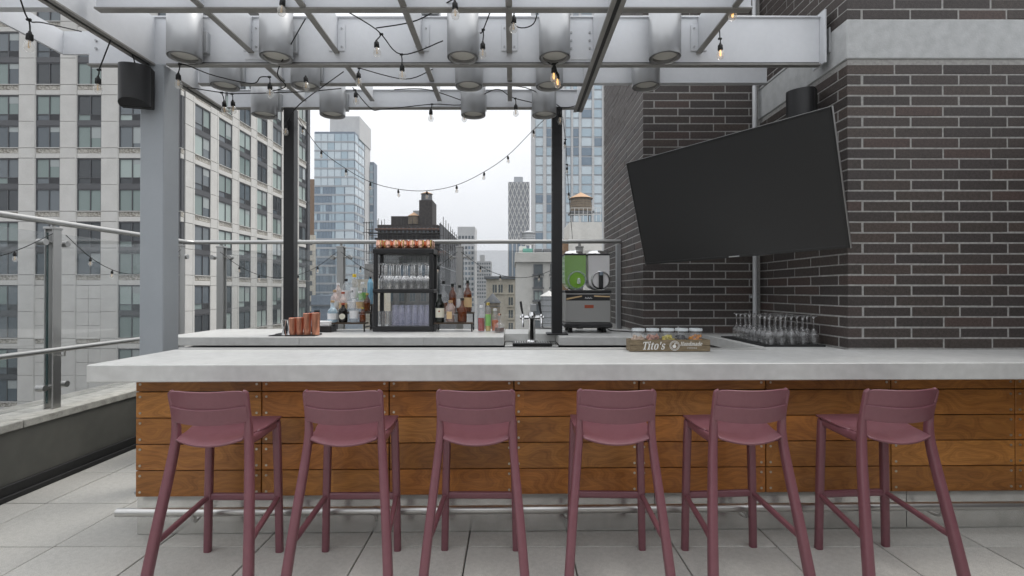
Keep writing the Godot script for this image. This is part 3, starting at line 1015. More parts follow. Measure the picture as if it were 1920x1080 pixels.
# a thick sheet from fn(u in -1..1, v in 0..1); thickness along the sheet's normal, rounded rim
func curved_board(s: SurfaceTool, fn: Callable, nu: int, nv: int, thick: float) -> void:
	var P := []
	var N := []
	for i in nu + 1:
		var row := []
		var nr := []
		for j in nv + 1:
			var u := -1.0 + 2.0 * i / nu
			var v := float(j) / nv
			var p: Vector3 = fn.call(u, v)
			var du: Vector3 = fn.call(min(u + 0.02, 1.0), v) - fn.call(max(u - 0.02, -1.0), v)
			var dv: Vector3 = fn.call(u, min(v + 0.02, 1.0)) - fn.call(u, max(v - 0.02, 0.0))
			row.append(p)
			nr.append(du.cross(dv).normalized())
		P.append(row)
		N.append(nr)
	var h := thick * 0.5
	for side in [-1.0, 1.0]:
		for i in nu:
			for j in nv:
				var q := [[i, j], [i + 1, j], [i + 1, j + 1], [i, j + 1]]
				var p := []
				var n := []
				for e in q:
					n.append(N[e[0]][e[1]] * side)
					p.append(P[e[0]][e[1]] + N[e[0]][e[1]] * side * h)
				tri(s, p[0], p[1], p[2], n[0], n[1], n[2])
				tri(s, p[0], p[2], p[3], n[0], n[2], n[3])
	# rim: half-round
	var rim := []
	for i in nu + 1: rim.append([i, 0])
	for j in range(1, nv + 1): rim.append([nu, j])
	for i in range(nu - 1, -1, -1): rim.append([i, nv])
	for j in range(nv - 1, 0, -1): rim.append([0, j])
	var c := Vector3.ZERO
	for e in rim: c += P[e[0]][e[1]] / rim.size()
	var rings := []
	var rn := []
	for k in rim.size():
		var e = rim[k]
		var a = rim[(k + rim.size() - 1) % rim.size()]
		var b = rim[(k + 1) % rim.size()]
		var t: Vector3 = (P[b[0]][b[1]] - P[a[0]][a[1]]).normalized()
		var nn: Vector3 = N[e[0]][e[1]]
		var o := t.cross(nn).normalized()
		if o.dot(P[e[0]][e[1]] - c) < 0.0:
			o = -o
		var ring := []
		var no := []
		for q in 7:
			var ang := -PI / 2 + PI * q / 6.0
			ring.append(P[e[0]][e[1]] + nn * sin(ang) * h + o * cos(ang) * h * 0.55)
			no.append((nn * sin(ang) + o * cos(ang)).normalized())
		rings.append(ring)
		rn.append(no)
	for k in rim.size():
		var k2 := (k + 1) % rim.size()
		for q in 6:
			tri(s, rings[k][q], rings[k2][q], rings[k][q + 1], rn[k][q], rn[k2][q], rn[k][q + 1])
			tri(s, rings[k2][q], rings[k2][q + 1], rings[k][q + 1], rn[k2][q], rn[k2][q + 1], rn[k][q + 1])

func build_stools() -> void:
	var proto := stool_proto()
	var spots := [[-1.553, 0.0, "nearest the glass balustrade"], [-0.870, 0.015, "second from the balustrade end"], [-0.186, -0.01, "third from the balustrade end"], [0.545, -0.03, "fourth from the balustrade end, below the slush machine"], [1.232, 0.085, "fifth from the balustrade end, turned slightly"], [2.018, 0.075, "nearest the brick pier, turned slightly"]]
	for i in 6:
		var sp = spots[i]
		var p := Vector3(sp[0], 0.001, -2.735 - 0.010 * i)
		var lab: String = "mauve plastic bar stool " + sp[2]
		if i == 0:
			proto.position = p
			proto.rotation.y = sp[1]
			proto.scale = Vector3(1.05, 1.0, 1.0)
			proto.set_meta("label", lab)
		else:
			copy_of(proto, "bar_stool", p, sp[1], lab)

# ---------------------------------------------------------------- television
func build_television() -> void:
	var u := Vector3(0.6345, 0.031, 0.7723).normalized()
	var v := Vector3(-0.2132, 0.9645, 0.1557)
	v = (v - u * v.dot(u)).normalized()
	var n := u.cross(v).normalized()
	var c := Vector3(1.5596, 2.186, -3.750)
	var t := thing("television", "large black flat television tilted downwards in front of the brick pier", "television")
	t.transform = Transform3D(Basis(u, v, n), c)
	var w := 1.55
	var h := 0.885
	box_part(t, "screen", M.screen, Vector3(0, 0.003, 0.0), Vector3(w - 0.018, h - 0.024, 0.008))
	var s := st()
	for k in [-1, 1]:
		box(s, Vector3(0, 0, 0) + Vector3((w * 0.5 - 0.006) * k, 0, -0.006), Vector3(0.012, h, 0.026), 0.002)
	box(s, Vector3(0, h * 0.5 - 0.006, -0.006), Vector3(w - 0.024, 0.012, 0.026), 0.002)
	box(s, Vector3(0, -h * 0.5 + 0.009, -0.006), Vector3(w - 0.024, 0.018, 0.026), 0.002)
	done(s, "bezel", M.bezel, t)
	s = st()
	for k in [-1, 1]:
		box(s, Vector3((w * 0.5 + 0.0015) * k, 0, -0.008), Vector3(0.003, h + 0.006, 0.02))
	box(s, Vector3(0, h * 0.5 + 0.0015, -0.008), Vector3(w, 0.003, 0.02))
	done(s, "edge_trim", M.trim, t)
	box_part(t, "badge", M.trim, Vector3(0.02, -h * 0.5 + 0.009, 0.0085), Vector3(0.08, 0.007, 0.002))
	box_part(t, "back_housing", M.black_plastic, Vector3(0, -0.05, -0.045), Vector3(w * 0.72, h * 0.66, 0.055), 0.015)
	box_part(t, "mount_plate", M.black_metal, Vector3(0.06, 0, -0.085), Vector3(0.42, 0.36, 0.025), 0.004)
	# folding arm back to the brick face
	var inv := t.transform.affine_inverse()
	s = st()
	tube(s, [Vector3(0.06, 0, -0.09), inv * Vector3(1.97, 2.18, -4.25)], 0.03, 8)
	tube(s, [inv * Vector3(1.97, 2.18, -4.25), inv * Vector3(2.39, 2.18, -4.12)], 0.03, 8)
	done(s, "folding_arm", M.black_metal, t)
	box_part(t, "wall_plate", M.black_metal, Vector3.ZERO, Vector3(0.024, 0.4, 0.2), 0.003, inv * Transform3D(Basis.IDENTITY, Vector3(2.392, 2.18, -4.12)))

# ---------------------------------------------------------------- city
var pane_cache := {}
func sized(size: Vector3, ch := 0.0) -> Mesh:
	var key := "%.3f %.3f %.3f %.3f" % [size.x, size.y, size.z, ch]
	if not pane_cache.has(key):
		pane_cache[key] = box_mesh(size, ch)
	return pane_cache[key]

func slot(parent: Node3D, called: String, xf: Transform3D, c: Vector3, size: Vector3, m: Material, ch := 0.0) -> MeshInstance3D:
	return put(parent, called, sized(size, ch), m, xf * Transform3D(Basis.IDENTITY, c))

const FRONT := Basis(Vector3(1, 0, 0), Vector3(0, 1, 0), Vector3(0, 0, 1))
const EAST := Basis(Vector3(0, 0, -1), Vector3(0, 1, 0), Vector3(1, 0, 0))

var window_cache := {}
func window_frame(w: float, h: float, with_grille: bool) -> Mesh:
	var key := "%.2f %.2f %s" % [w, h, with_grille]
	if window_cache.has(key):
		return window_cache[key]
	var s := st()
	var t := 0.07
	for k in [-1, 1]:
		box(s, Vector3((w * 0.5 - t * 0.5) * k, 0, 0), Vector3(t, h, 0.12))
		box(s, Vector3(0, (h * 0.5 - t * 0.5) * k, 0), Vector3(w - 2 * t, t, 0.12))
	box(s, Vector3(w * 0.04, 0, 0), Vector3(t, h - 2 * t, 0.11))
	if with_grille:
		var y := -h * 0.5 + 0.60
		box(s, Vector3(0, y, 0), Vector3(w - 2 * t, 0.06, 0.10))
		for k in 6:
			box(s, Vector3(w * 0.26, -h * 0.5 + 0.12 + 0.075 * k, 0.0), Vector3(w * 0.42, 0.035, 0.07))
		box(s, Vector3(w * 0.26, -h * 0.5 + 0.33, -0.05), Vector3(w * 0.42, 0.50, 0.02))
	window_cache[key] = s.commit()
	return window_cache[key]

func flat_window(b: Node3D, xf: Transform3D, x: float, w: float, y_top: float, h: float, grille: bool, mats: Array) -> void:
	var o := put(b, "window", window_frame(w, h, grille), M.grey_metal, xf * Transform3D(Basis.IDENTITY, Vector3(x, y_top - h * 0.5, -0.02)))
	var split := w * 0.04
	var y0 := -h * 0.5 + (0.63 if grille else 0.07)
	var y1 := h * 0.5 - 0.07
	var m: Material = M[mats[rng.randi() % mats.size()]]
	for side in 2:
		var xa: float = -w * 0.5 + 0.07 if side == 0 else split + 0.035
		var xb: float = split - 0.035 if side == 0 else w * 0.5 - 0.07
		if rng.randf() < 0.35:
			m = M[mats[rng.randi() % mats.size()]]
		put(o, "pane", sized(Vector3(xb - xa, y1 - y0, 0.02)), m, Transform3D(Basis.IDENTITY, Vector3((xa + xb) * 0.5, (y0 + y1) * 0.5, -0.03)))
	if rng.randf() < 0.4:
		# a roller blind drawn part of the way down, just behind the frame line
		var bh: float = (y1 - y0) * [0.25, 0.4, 0.55, 0.8][rng.randi() % 4]
		put(o, "blind", sized(Vector3(w * 0.5 - 0.07 - split - 0.035, bh, 0.012)), M.blind, Transform3D(Basis.IDENTITY, Vector3((split + 0.035 + w * 0.5 - 0.07) * 0.5, y1 - bh * 0.5, -0.012)))
	if grille:
		put(o, "pane", sized(Vector3(w * 0.5 - 0.07 + split - 0.035, 0.50, 0.02)), M[mats[rng.randi() % mats.size()]], Transform3D(Basis.IDENTITY, Vector3((-w * 0.5 + 0.07 + split - 0.035) * 0.5, -h * 0.5 + 0.32, -0.03)))

func apartment_block() -> void:
	var b := thing("apartment_block", "tall pale stone apartment block with a grid of grey windows across the street", "building", Vector3(-30.1, 0, -46))
	box_part(b, "core", M.core, Vector3(-11.5, -5.0, -14.6), Vector3(22.0, 80.0, 28.0))
	var front := Transform3D(FRONT, Vector3.ZERO)
	var side := Transform3D(EAST, Vector3.ZERO)
	var fx := [-19.6, -15.8, -12.05, -8.3, -4.5, -1.0]
	var dark := ["pane0", "pane0", "pane1", "pane4", "pane4", "pane2"]
	var pale := ["pane2", "pane3", "pane4", "pane5", "pane0", "pane3", "pane1"]
	var low := ["pane2", "pane3", "pane1", "pane4"]
	for p in range(-2, 6):
		var yb := 2.48 + 5.76 * p
		var top := yb - 0.50
		# front face
		for i in 6:
			var x: float = fx[i]
			var blank := (i == 2 or i == 3) and p <= 0
			# the band across each bay
			slot(b, "band_panel", front, Vector3(x, yb - 0.24, -0.11), Vector3(2.17, 0.44, 0.40), M.limestone, 0.02)
			slot(b, "band_panel", front, Vector3(x, yb + 0.22, -0.15), Vector3(2.17, 0.42, 0.40), M.limestone_stained, 0.02)
			slot(b, "band_sill", front, Vector3(x, yb + 0.47, -0.03), Vector3(2.2, 0.07, 0.36), M.limestone, 0.01)
			if blank:
				for r in 4:
					for q in 2:
						slot(b, "cladding_panel", front, Vector3(x - 0.55 + 1.10 * q, top - 0.60 - 1.21 * r, -0.06), Vector3(1.075, 1.185, 0.3), M.limestone, 0.015)
			else:
				var mats: Array = low if i == 4 else dark
				flat_window(b, front, x, 2.2, top, 2.32, true, mats)
				slot(b, "spandrel_panel", front, Vector3(x, top - 2.32 - 0.22, -0.01), Vector3(2.2, 0.42, 0.12), M.grey_metal)
				flat_window(b, front, x, 2.2, top - 2.78, 2.0, false, mats)
			# the pier to the right of the bay
			if i < 5:
				var px: float = (fx[i] + fx[i + 1]) * 0.5
				var pw: float = fx[i + 1] - fx[i] - 2.2
				slot(b, "pier_panel", front, Vector3(px, yb, -0.14), Vector3(pw, 0.90, 0.5), M.limestone, 0.02)
				slot(b, "pier_panel", front, Vector3(px, yb - 0.47 - 1.20, -0.15), Vector3(pw, 2.38, 0.5), M.limestone, 0.02)
				slot(b, "pier_panel", front, Vector3(px, yb - 0.47 - 3.61, -0.15), Vector3(pw, 2.38, 0.5), M.limestone, 0.02)
				slot(b, "pier_rib", front, Vector3(px + pw * 0.5 - 0.10, yb - 2.42, 0.11), Vector3(0.09, 5.72, 0.06), M.limestone, 0.01)
		# side face
		for i in 7:
			var x := 3.15 + 3.9 * i
			var w := 2.5
			slot(b, "band_panel", side, Vector3(x, yb - 0.24, -0.11), Vector3(2.47, 0.44, 0.40), M.limestone, 0.02)
			slot(b, "band_panel", side, Vector3(x, yb + 0.22, -0.15), Vector3(2.47, 0.42, 0.40), M.limestone_stained, 0.02)
			slot(b, "band_sill", side, Vector3(x, yb + 0.47, -0.03), Vector3(2.5, 0.07, 0.36), M.limestone, 0.01)
			flat_window(b, side, x, w, top, 2.32, true, dark if i == 0 else pale)
			slot(b, "spandrel_panel", side, Vector3(x, top - 2.32 - 0.22, -0.01), Vector3(w, 0.42, 0.12), M.grey_metal)
			flat_window(b, side, x, w, top - 2.78, 2.0, false, pale)
			var px := x - 1.95
			var pw := 1.4
			slot(b, "pier_panel", side, Vector3(px, yb, -0.14), Vector3(pw, 0.90, 0.5), M.limestone, 0.02)
			slot(b, "pier_panel", side, Vector3(px, yb - 0.47 - 1.20, -0.15), Vector3(pw, 2.38, 0.5), M.limestone, 0.02)
			slot(b, "pier_panel", side, Vector3(px, yb - 0.47 - 3.61, -0.15), Vector3(pw, 2.38, 0.5), M.limestone, 0.02)
			slot(b, "pier_rib", side, Vector3(px + 0.45, yb - 2.42, 0.11), Vector3(0.09, 5.72, 0.06), M.limestone, 0.01)
		# corner strips
		slot(b, "corner_panel", side, Vector3(0.25, yb - 2.42, -0.10), Vector3(0.9, 5.70, 0.20), M.grey_metal, 0.02)
		slot(b, "corner_panel", side, Vector3(28.75, yb - 2.42, -0.05), Vector3(0.9, 5.70, 0.30), M.grey_metal, 0.02)

func facade(b: Node3D, xf: Transform3D, cols: Array, y_top: float, floor_h: float, floors: int, pane_h: float, mats: Array, slab_m: Material, x0: float, x1: float, called := "window") -> void:
	for k in floors:
		var y := y_top - floor_h * (k + 0.5)
		for c in cols:
			var m: Material = M[mats[rng.randi() % mats.size()]]
			slot(b, called, xf, Vector3(c[0], y, 0.06), Vector3(c[1], pane_h, 0.1), m)
		if slab_m:
			slot(b, "floor_edge", xf, Vector3((x0 + x1) * 0.5, y_top - floor_h * (k + 1), 0.1), Vector3(x1 - x0, floor_h - pane_h, 0.22), slab_m)

func inset_window(b: Node3D, xf: Transform3D, x: float, y: float, w: float, h: float, m: Material, frame: Material) -> void:
	var key := "inset %.2f %.2f" % [w, h]
	if not window_cache.has(key):
		var s := st()
		for k in [-1, 1]:
			box(s, Vector3((w * 0.5 + 0.05) * k, 0, 0.0), Vector3(0.10, h + 0.2, 0.16))
			box(s, Vector3(0, (h * 0.5 + 0.05) * k, 0.0), Vector3(w, 0.10, 0.16))
		box(s, Vector3(0, 0, -0.02), Vector3(0.06, h, 0.08))
		box(s, Vector3(0, -h * 0.5 - 0.13, 0.06), Vector3(w + 0.4, 0.12, 0.2))
		window_cache[key] = s.commit()
	var o := put(b, "window", window_cache[key], frame, xf * Transform3D(Basis.IDENTITY, Vector3(x, y, 0.06)))
	put(o, "pane", sized(Vector3(w, h, 0.03)), m, Transform3D(Basis.IDENTITY, Vector3(0, 0, -0.045)))

func water_tank(b: Node3D, p: Vector3, r: float, h: float, cone: float, body: Material, roof: Material) -> void:
	var s := st()
	var prof := [Vector2(0, 0), Vector2(r, 0)]
	for k in 6:
		prof.append(Vector2(r * (1.0 - 0.012 * k), h * (k + 1) / 6.0))
	lathe(s, prof, 26, p)
	done(s, "tank_body", body, b)
	s = st()
	for k in 5:
		lathe(s, [Vector2(r * 1.0, h * (0.1 + 0.19 * k)), Vector2(r * 1.015, h * (0.1 + 0.19 * k) + 0.015), Vector2(r * 1.0, h * (0.1 + 0.19 * k) + 0.03)], 26, p)
	done(s, "tank_hoops", M.grey_metal, b)
	s = st()
	lathe(s, [Vector2(r * 1.1, h - 0.03), Vector2(r * 1.1, h), Vector2(0.0, h + cone)], 26, p)
	done(s, "tank_roof", roof, b)

func build_city() -> void:
	apartment_block()
	# glass tower
	var t := thing("glass_tower", "blue glass tower with a pale concrete crown, rising behind the black post", "building", Vector3(-56, 0, -180))
	var f := Transform3D(FRONT, Vector3.ZERO)
	var e := Transform3D(EAST, Vector3.ZERO)
	box_part(t, "core", M.blue_grey, Vector3(-7.15, 6.5, -9.5), Vector3(14.3, 103.2, 19.0))
	box_part(t, "crown", M.tower_white, Vector3(-4.9, 60.9, -11.6), Vector3(10.8, 8.2, 15.0))
	box_part(t, "crown_step", M.tower_white, Vector3(-8.2, 59.4, -11.0), Vector3(4.6, 5.2, 12.0))
	var cols := []
	for i in 6:
		cols.append([-13.1 + 2.38 * i, 2.18])
	facade(t, f, cols, 57.6, 3.15, 6, 2.55, ["curtain_glass", "curtain_glass_pale", "curtain_glass_pale"], M.tower_slab, -14.3, 0.0)
	var dcols := []
	for i in 7:
		dcols.append([-13.8 + 1.05 * i, 0.82])
	facade(t, f, dcols, 57.6 - 18.9, 3.15, 15, 2.45, ["curtain_glass_deep", "curtain_glass_deep", "curtain_glass"], M.tower_slab, -14.3, -6.9)
	facade(t, f, [[-5.2, 3.0], [-1.7, 3.2]], 57.6 - 18.9, 3.15, 15, 2.5, ["curtain_glass", "curtain_glass_pale", "curtain_glass"], M.tower_slab, -6.9, 0.0)
	facade(t, e, [[2.2, 3.8], [6.4, 3.8], [10.0, 2.6]], 57.6, 3.15, 8, 2.6, ["curtain_glass_pale", "curtain_glass"], M.tower_slab, 0.0, 11.8)
	facade(t, e, [[1.6, 2.2], [4.4, 2.2], [7.2, 2.2], [10.0, 2.2]], 57.6 - 25.2, 3.15, 13, 2.3, ["curtain_glass_deep", "curtain_glass"], M.tower_slab, 0.0, 11.8)
	slot(t, "concrete_wall", e, Vector3(15.4, 6.5, 0.1), Vector3(7.2, 103.0, 0.3), M.tower_white)
	box_part(t, "rear_wing", M.blue_grey, Vector3(0.9, 3.0, -21.0), Vector3(1.7, 98.0, 5.0))
	facade(t, Transform3D(FRONT, Vector3(0, 0, -18.0)), [[0.95, 1.2]], 51.0, 3.15, 18, 2.5, ["curtain_glass", "curtain_glass_deep"], M.tower_slab, 0.2, 1.7)
	# brown slab and narrow beige block beside it
	t = thing("brown_building", "narrow brown building squeezed between the pale block and the glass tower", "building", Vector3(-79.6, 0, -200))
	box_part(t, "wall", M.brown, Vector3(0, 0.3, -4), Vector3(3.0, 90.6, 8))
	t = thing("beige_tower", "narrow beige tower below the brown building with small dark windows", "building", Vector3(-67.6, 0, -170))
	box_part(t, "wall", M.beige, Vector3(0, -12.4, -0.8), Vector3(2.2, 65.2, 1.6))
	for k in 10:
		slot(t, "window", f, Vector3(0.1, 17.6 - 3.4 * k, 0.0), Vector3(0.9, 1.5, 0.08), M.pane1)
	# dark scaffolded building
	t = thing("scaffolded_building", "dark building wrapped in scaffolding with a tower and water tank on its roof", "building", Vector3(-13.1, 0, -90))
	box_part(t, "dark_storeys", M.dark_stone, Vector3(-5.5, 11.4, -16), Vector3(10.8, 3.8, 31.0))
	box_part(t, "stone_storeys", M.grey_stone, Vector3(-5.5, -17.8, -16), Vector3(10.8, 54.6, 31.6))
	slot(t, "netting", e, Vector3(15.6, -0.5, 0.30), Vector3(31.5, 28.0, 0.2), M.netting)
	for k in 5:
		slot(t, "netting_seam", e, Vector3(15.6, 9.0 - 3.2 * k, 0.42), Vector3(31.5, 0.09, 0.05), M.galvanised)
	for k in 9:
		slot(t, "scaffold_pole", e, Vector3(1.0 + 3.6 * k, 6.8 + 3.5, 0.75), Vector3(0.11, 9.0 - 0.25 * k, 0.11), M.scaffold)
	# stepped upper cornice seen end on
	for k in 3:
		box_part(t, "cornice", M.rust_band if k == 2 else M.dark_stone, Vector3(-5.5, 9.0 + 1.7 * k, -0.2), Vector3(11.6 - 0.1 * k, 0.35, 1.2), 0.05)
	for k in 15:
		slot(t, "window", f, Vector3(-10.6 + 0.73 * k, 12.2, 0.02), Vector3(0.36, 1.0, 0.10), M.pane4)
	for k in 14:
		slot(t, "scaffold_pole", f, Vector3(-11.4 + 0.86 * k, 8.8, 0.9), Vector3(0.09, 7.2 + rng.randf_range(-0.4, 1.3), 0.09), M.scaffold)
	for k in 4:
		slot(t, "scaffold_deck", f, Vector3(-5.9, 6.4 + 1.75 * k, 0.75), Vector3(12.6, 0.10, 1.1), M.scaffold)
	for k in 4:
		slot(t, "scaffold_arm", f, Vector3(-12.3, 8.4 + 1.7 * k, 0.6), Vector3(1.9, 0.09, 0.2), M.scaffold)
		slot(t, "scaffold_pole", f, Vector3(-13.0 + 0.45 * k, 10.2, 0.7), Vector3(0.08, 7.0, 0.08), M.scaffold)
	for k in 26:
		slot(t, "scaffold_pole", f, Vector3(-11.2 + rng.randf() * 11.4, 13.4, -0.6 - rng.randf() * 3.0), Vector3(0.07, [1.0, 1.6, 2.2][rng.randi() % 3], 0.07), M.scaffold)
	for k in 6:
		slot(t, "scaffold_rail", f, Vector3(-5.9 + rng.randf_range(-0.5, 0.5), 7.0 + 1.05 * k, 1.25), Vector3(12.9, 0.06, 0.06), M.scaffold)
		slot(t, "scaffold_rail", e, Vector3(13.0 + k, 9.6 + 0.8 * k, 0.8), Vector3(24.0 - 2.0 * k, 0.07, 0.07), M.scaffold)
	for k in 9:
		var sb := st()
		tube(sb, [Vector3(-11.3 + 1.3 * k, 5.8, 1.0), Vector3(-10.2 + 1.3 * k, 9.6 + (k % 3), 1.0)], 0.045, 5)
		done(sb, "scaffold_brace", M.scaffold, t)
	box_part(t, "roof_house", M.dark_stone, Vector3(-7.8, 14.4, -8), Vector3(3.6, 2.2, 6.0))
	box_part(t, "roof_tower", M.dark_stone, Vector3(-2.5, 15.6, -4), Vector3(2.4, 4.6, 5.0))
	water_tank(t, Vector3(-2.6, 17.8, -3.2), 1.02, 1.5, 0.5, M.slate, M.tank_roof)
	water_tank(t, Vector3(-4.8, 13.6, -2.4), 1.05, 1.5, 0.75, M.tank_wood, M.tank_roof)
	box_part(t, "roof_plant", M.galvanised, Vector3(-4.9, 15.9, -5.5), Vector3(1.1, 1.3, 1.0))
	for k in 9:
		inset_window(t, f, -10.4 + 1.95 * (k % 5), 0.4 if k < 5 else -4.4, 0.95, 1.55, M.pane0, M.grey_stone)
	for k in 3:
		inset_window(t, f, -9.3 + 3.4 * k, 5.0, 1.9, 2.6, M.curtain_glass_deep, M.grey_stone)
	slot(t, "string_course", f, Vector3(-5.5, 2.6, 0.15), Vector3(10.9, 0.4, 0.5), M.grey_stone)
	# pale grid building and far-off towers
	t = thing("grid_building", "pale grey building with a dense grid of square windows, behind the scaffolding", "building", Vector3(-18.1, 0, -200))
	box_part(t, "wall", M.tower_white, Vector3(0, -9.1, -6), Vector3(6.8, 71.8, 12))
	for r in 14:
		for c in 5:
			slot(t, "window", f, Vector3(-2.5 + 1.25 * c, 22.6 - 2.05 * r, 0.0), Vector3(0.85, 1.15, 0.1), M.pane0 if rng.randf() < 0.7 else M.curtain_glass_deep)
	t = thing("distant_tower", "small hazy pale tower far off beside the grid building", "building", Vector3(-14.5, 0, -260))
	box_part(t, "wall", M.tower_white, Vector3(0, -14.2, -6), Vector3(7.4, 61.6, 12))
	box_part(t, "roof_house", M.tower_white, Vector3(-0.9, 18.2, -4), Vector3(2.4, 3.4, 6))
	for r in 10:
		for c in 6:
			slot(t, "window", f, Vector3(-3.0 + 1.2 * c, 15.4 - 1.9 * r, 0.0), Vector3(0.75, 0.95, 0.1), M.pane4)
	# diagrid tower
	t = thing("diagrid_tower", "slender grey tower wrapped in a white diamond lattice", "building", Vector3(3.8, 0, -280))
	box_part(t, "core", M.tower_grey, Vector3(0, 6.9, -6), Vector3(11.8, 109.6, 12))
	box_part(t, "roof_house", M.tower_slab, Vector3(-0.2, 63.2, -6), Vector3(5.0, 4.0, 6))
	var hw := 5.9
	for dirn in [-1.0, 1.0]:
		for k in range(-2, 16):
			# each lattice bar climbs 2.3 m across for 6.6 m up, clipped to the face
			var x0 := -hw + 2.36 * (k - 9)
			var y0 := 29.0
			var y1 := 61.5
			var slope := 6.6 / 2.36
			var xa := x0
			var ya := y0
			var xb := x0 + (y1 - y0) / slope
			var yb := y1
			if xa < -hw:
				ya += (-hw - xa) * slope
				xa = -hw
			if xb > hw:
				yb -= (xb - hw) * slope
				xb = hw
			if ya >= y1 - 0.5 or yb <= y0 + 0.5 or xb <= xa:
				continue
			var s := st()
			tube(s, [Vector3(xa * dirn, ya, 0.15), Vector3(xb * dirn, yb, 0.15)], 0.24, 4)
			done(s, "lattice_bar", M.white_paint, t)
	for k in 6:
		slot(t, "rib", f, Vector3(-hw + 2.36 * k, 0.0, 0.15), Vector3(0.36, 58.0, 0.25), M.white_paint)
	for k in 5:
		slot(t, "window_strip", f, Vector3(-hw + 1.18 + 2.36 * k, 9.0, 0.03), Vector3(1.3, 38.0, 0.08), M.curtain_glass_deep)
	# tall glass tower
	t = thing("tall_tower", "very tall pale tower with blue glass strips between white piers, behind the second black post", "building", Vector3(0, 0, -160))
	box_part(t, "core", M.tower_slab, Vector3(18.2, 32.5, -8), Vector3(23.2, 155, 16))
	var strips := [[8.6, 2.3], [12.0, 2.1], [17.8, 1.4], [20.2, 1.7], [23.6, 3.2], [27.2, 2.4]]
	facade(t, f, strips, 92.0, 3.0, 31, 2.45, ["curtain_glass", "curtain_glass_pale", "curtain_glass_pale", "curtain_glass", "curtain_glass_deep"], null, 0, 0)
	for p in [[6.75, 1.2], [10.3, 1.0], [13.6, 0.9], [15.8, 1.6], [19.0, 0.6], [21.5, 0.8], [25.6, 0.7], [29.0, 1.1]]:
		slot(t, "pier", f, Vector3(p[0], 32.5, 0.2), Vector3(p[1], 155, 0.5), M.tower_white)
	# cream building with a roof terrace
	t = thing("cream_building", "cream rendered building with an overhanging roof parapet and four windows", "building", Vector3(2.1, 0, -45))
	box_part(t, "wall", M.cream, Vector3(0.0, -20.4, -5), Vector3(3.5, 49.2, 10))
	box_part(t, "roof_parapet", M.cream, Vector3(-0.02, 4.45, -4.85), Vector3(3.66, 0.86, 10.4), 0.03)
	for k in 5:
		inset_window(t, f, 0.22, 3.4 - 1.16 * k, 0.62, 0.72, M.pane4 if k != 2 else M.pane3, M.slate)
	for k in 4:
		inset_window(t, f, 1.55, 3.4 - 1.16 * k, 0.3, 0.72, M.pane0, M.slate)
	box_part(t, "green_awning", M.shutter_green, Vector3(-0.65, 5.15, -2.0), Vector3(0.9, 0.5, 0.5), 0.02)
	box_part(t, "roof_cabin", M.cream, Vector3(-1.1, 5.2, -3.0), Vector3(0.7, 0.9, 1.4), 0.02)
	box_part(t, "roof_unit", M.slate, Vector3(0.35, 5.1, -2.2), Vector3(0.7, 0.6, 0.7), 0.03)
	box_part(t, "roof_unit", M.slate, Vector3(1.15, 5.1, -2.2), Vector3(0.7, 0.6, 0.7), 0.03)
	water_tank(t, Vector3(-0.50, 5.95, -4.0), 0.62, 1.15, 0.25, M.galvanised, M.galvanised)
	for k in [-1, 1]:
		box_part(t, "tank_leg", M.slate, Vector3(-0.5 + 0.4 * k, 5.35, -4.0), Vector3(0.08, 1.2, 0.08))
	# beige cornice building
	t = thing("beige_building", "beige building with a grey cornice, left of the cream building", "building", Vector3(-1.3, 0, -60))
	box_part(t, "wall", M.beige, Vector3(0, -21.0, -5), Vector3(3.5, 47.8, 10))
	box_part(t, "cornice", M.slate, Vector3(-0.05, 3.05, -4.8), Vector3(3.9, 0.35, 10.5), 0.05)
	for r in 5:
		for x in [-0.75, -0.05, 1.15]:
			if r > 0 and x < 0.5:
				continue
			inset_window(t, f, x, 1.75 - 1.5 * r, 0.5, 0.95, M.pane0, M.beige)
	# bulkhead with the wooden water tank
	t = thing("tank_bulkhead", "cream bulkhead carrying a round wooden water tank with a railing", "building", Vector3(10.2, 0, -70))
	box_part(t, "wall", M.cream, Vector3(0, -17.2, -4), Vector3(4.5, 56.4, 8))
	box_part(t, "brick_stack", M.brown, Vector3(-2.6, 4.0, -3), Vector3(0.7, 9.6, 3))
	water_tank(t, Vector3(-0.25, 12.9, -3.2), 1.6, 1.9, 0.95, M.tank_wood, M.tank_roof)
	box_part(t, "tank_platform", M.slate, Vector3(-0.25, 12.7, -3.2), Vector3(3.4, 0.2, 3.4))
	for x in [-1.3, 1.3]:
		for z in [-2.0, -4.4]:
			box_part(t, "tank_leg", M.slate, Vector3(-0.25 + x, 11.8, z), Vector3(0.14, 1.7, 0.14))
	for k in 8:
		box_part(t, "railing_post", M.white_paint, Vector3(-2.1 + 0.6 * k, 12.1, -0.3), Vector3(0.06, 1.9, 0.06))
	for y in [12.1, 13.0]:
		box_part(t, "railing_bar", M.white_paint, Vector3(0, y, -0.3), Vector3(4.3, 0.06, 0.06))
	# low roofs
	t = thing("low_cream_building", "low cream building with dark windows between the bottles and the black rack", "building", Vector3(-20.4, 0, -70))
	box_part(t, "wall", M.beige, Vector3(0, -21.0, -4), Vector3(3.4, 48.2, 8))
	box_part(t, "penthouse", M.grey_stone, Vector3(0.6, 4.2, -4), Vector3(2.0, 2.2, 5))
	for k in 3:
		inset_window(t, f, -1.05 + 1.05 * k, 1.4, 0.55, 1.0, M.pane0, M.beige)
		inset_window(t, f, -1.05 + 1.05 * k, -1.6, 0.55, 1.0, M.pane0, M.beige)
	t = thing("blue_grey_shed", "blue grey metal roof building low behind the copper tumblers", "building", Vector3(-14.7, 0, -40))
	box_part(t, "wall", M.blue_grey, Vector3(0, -22.0, -3), Vector3(2.3, 46.3, 6))
	box_part(t, "roof_edge", M.slate, Vector3(0, 0.35, -2.9), Vector3(2.4, 0.12, 6.2))
	t = thing("roof_tank", "small water tank with a grey conical roof behind the syrup bottles", "water tank", Vector3(-1.15, -0.9, -30))
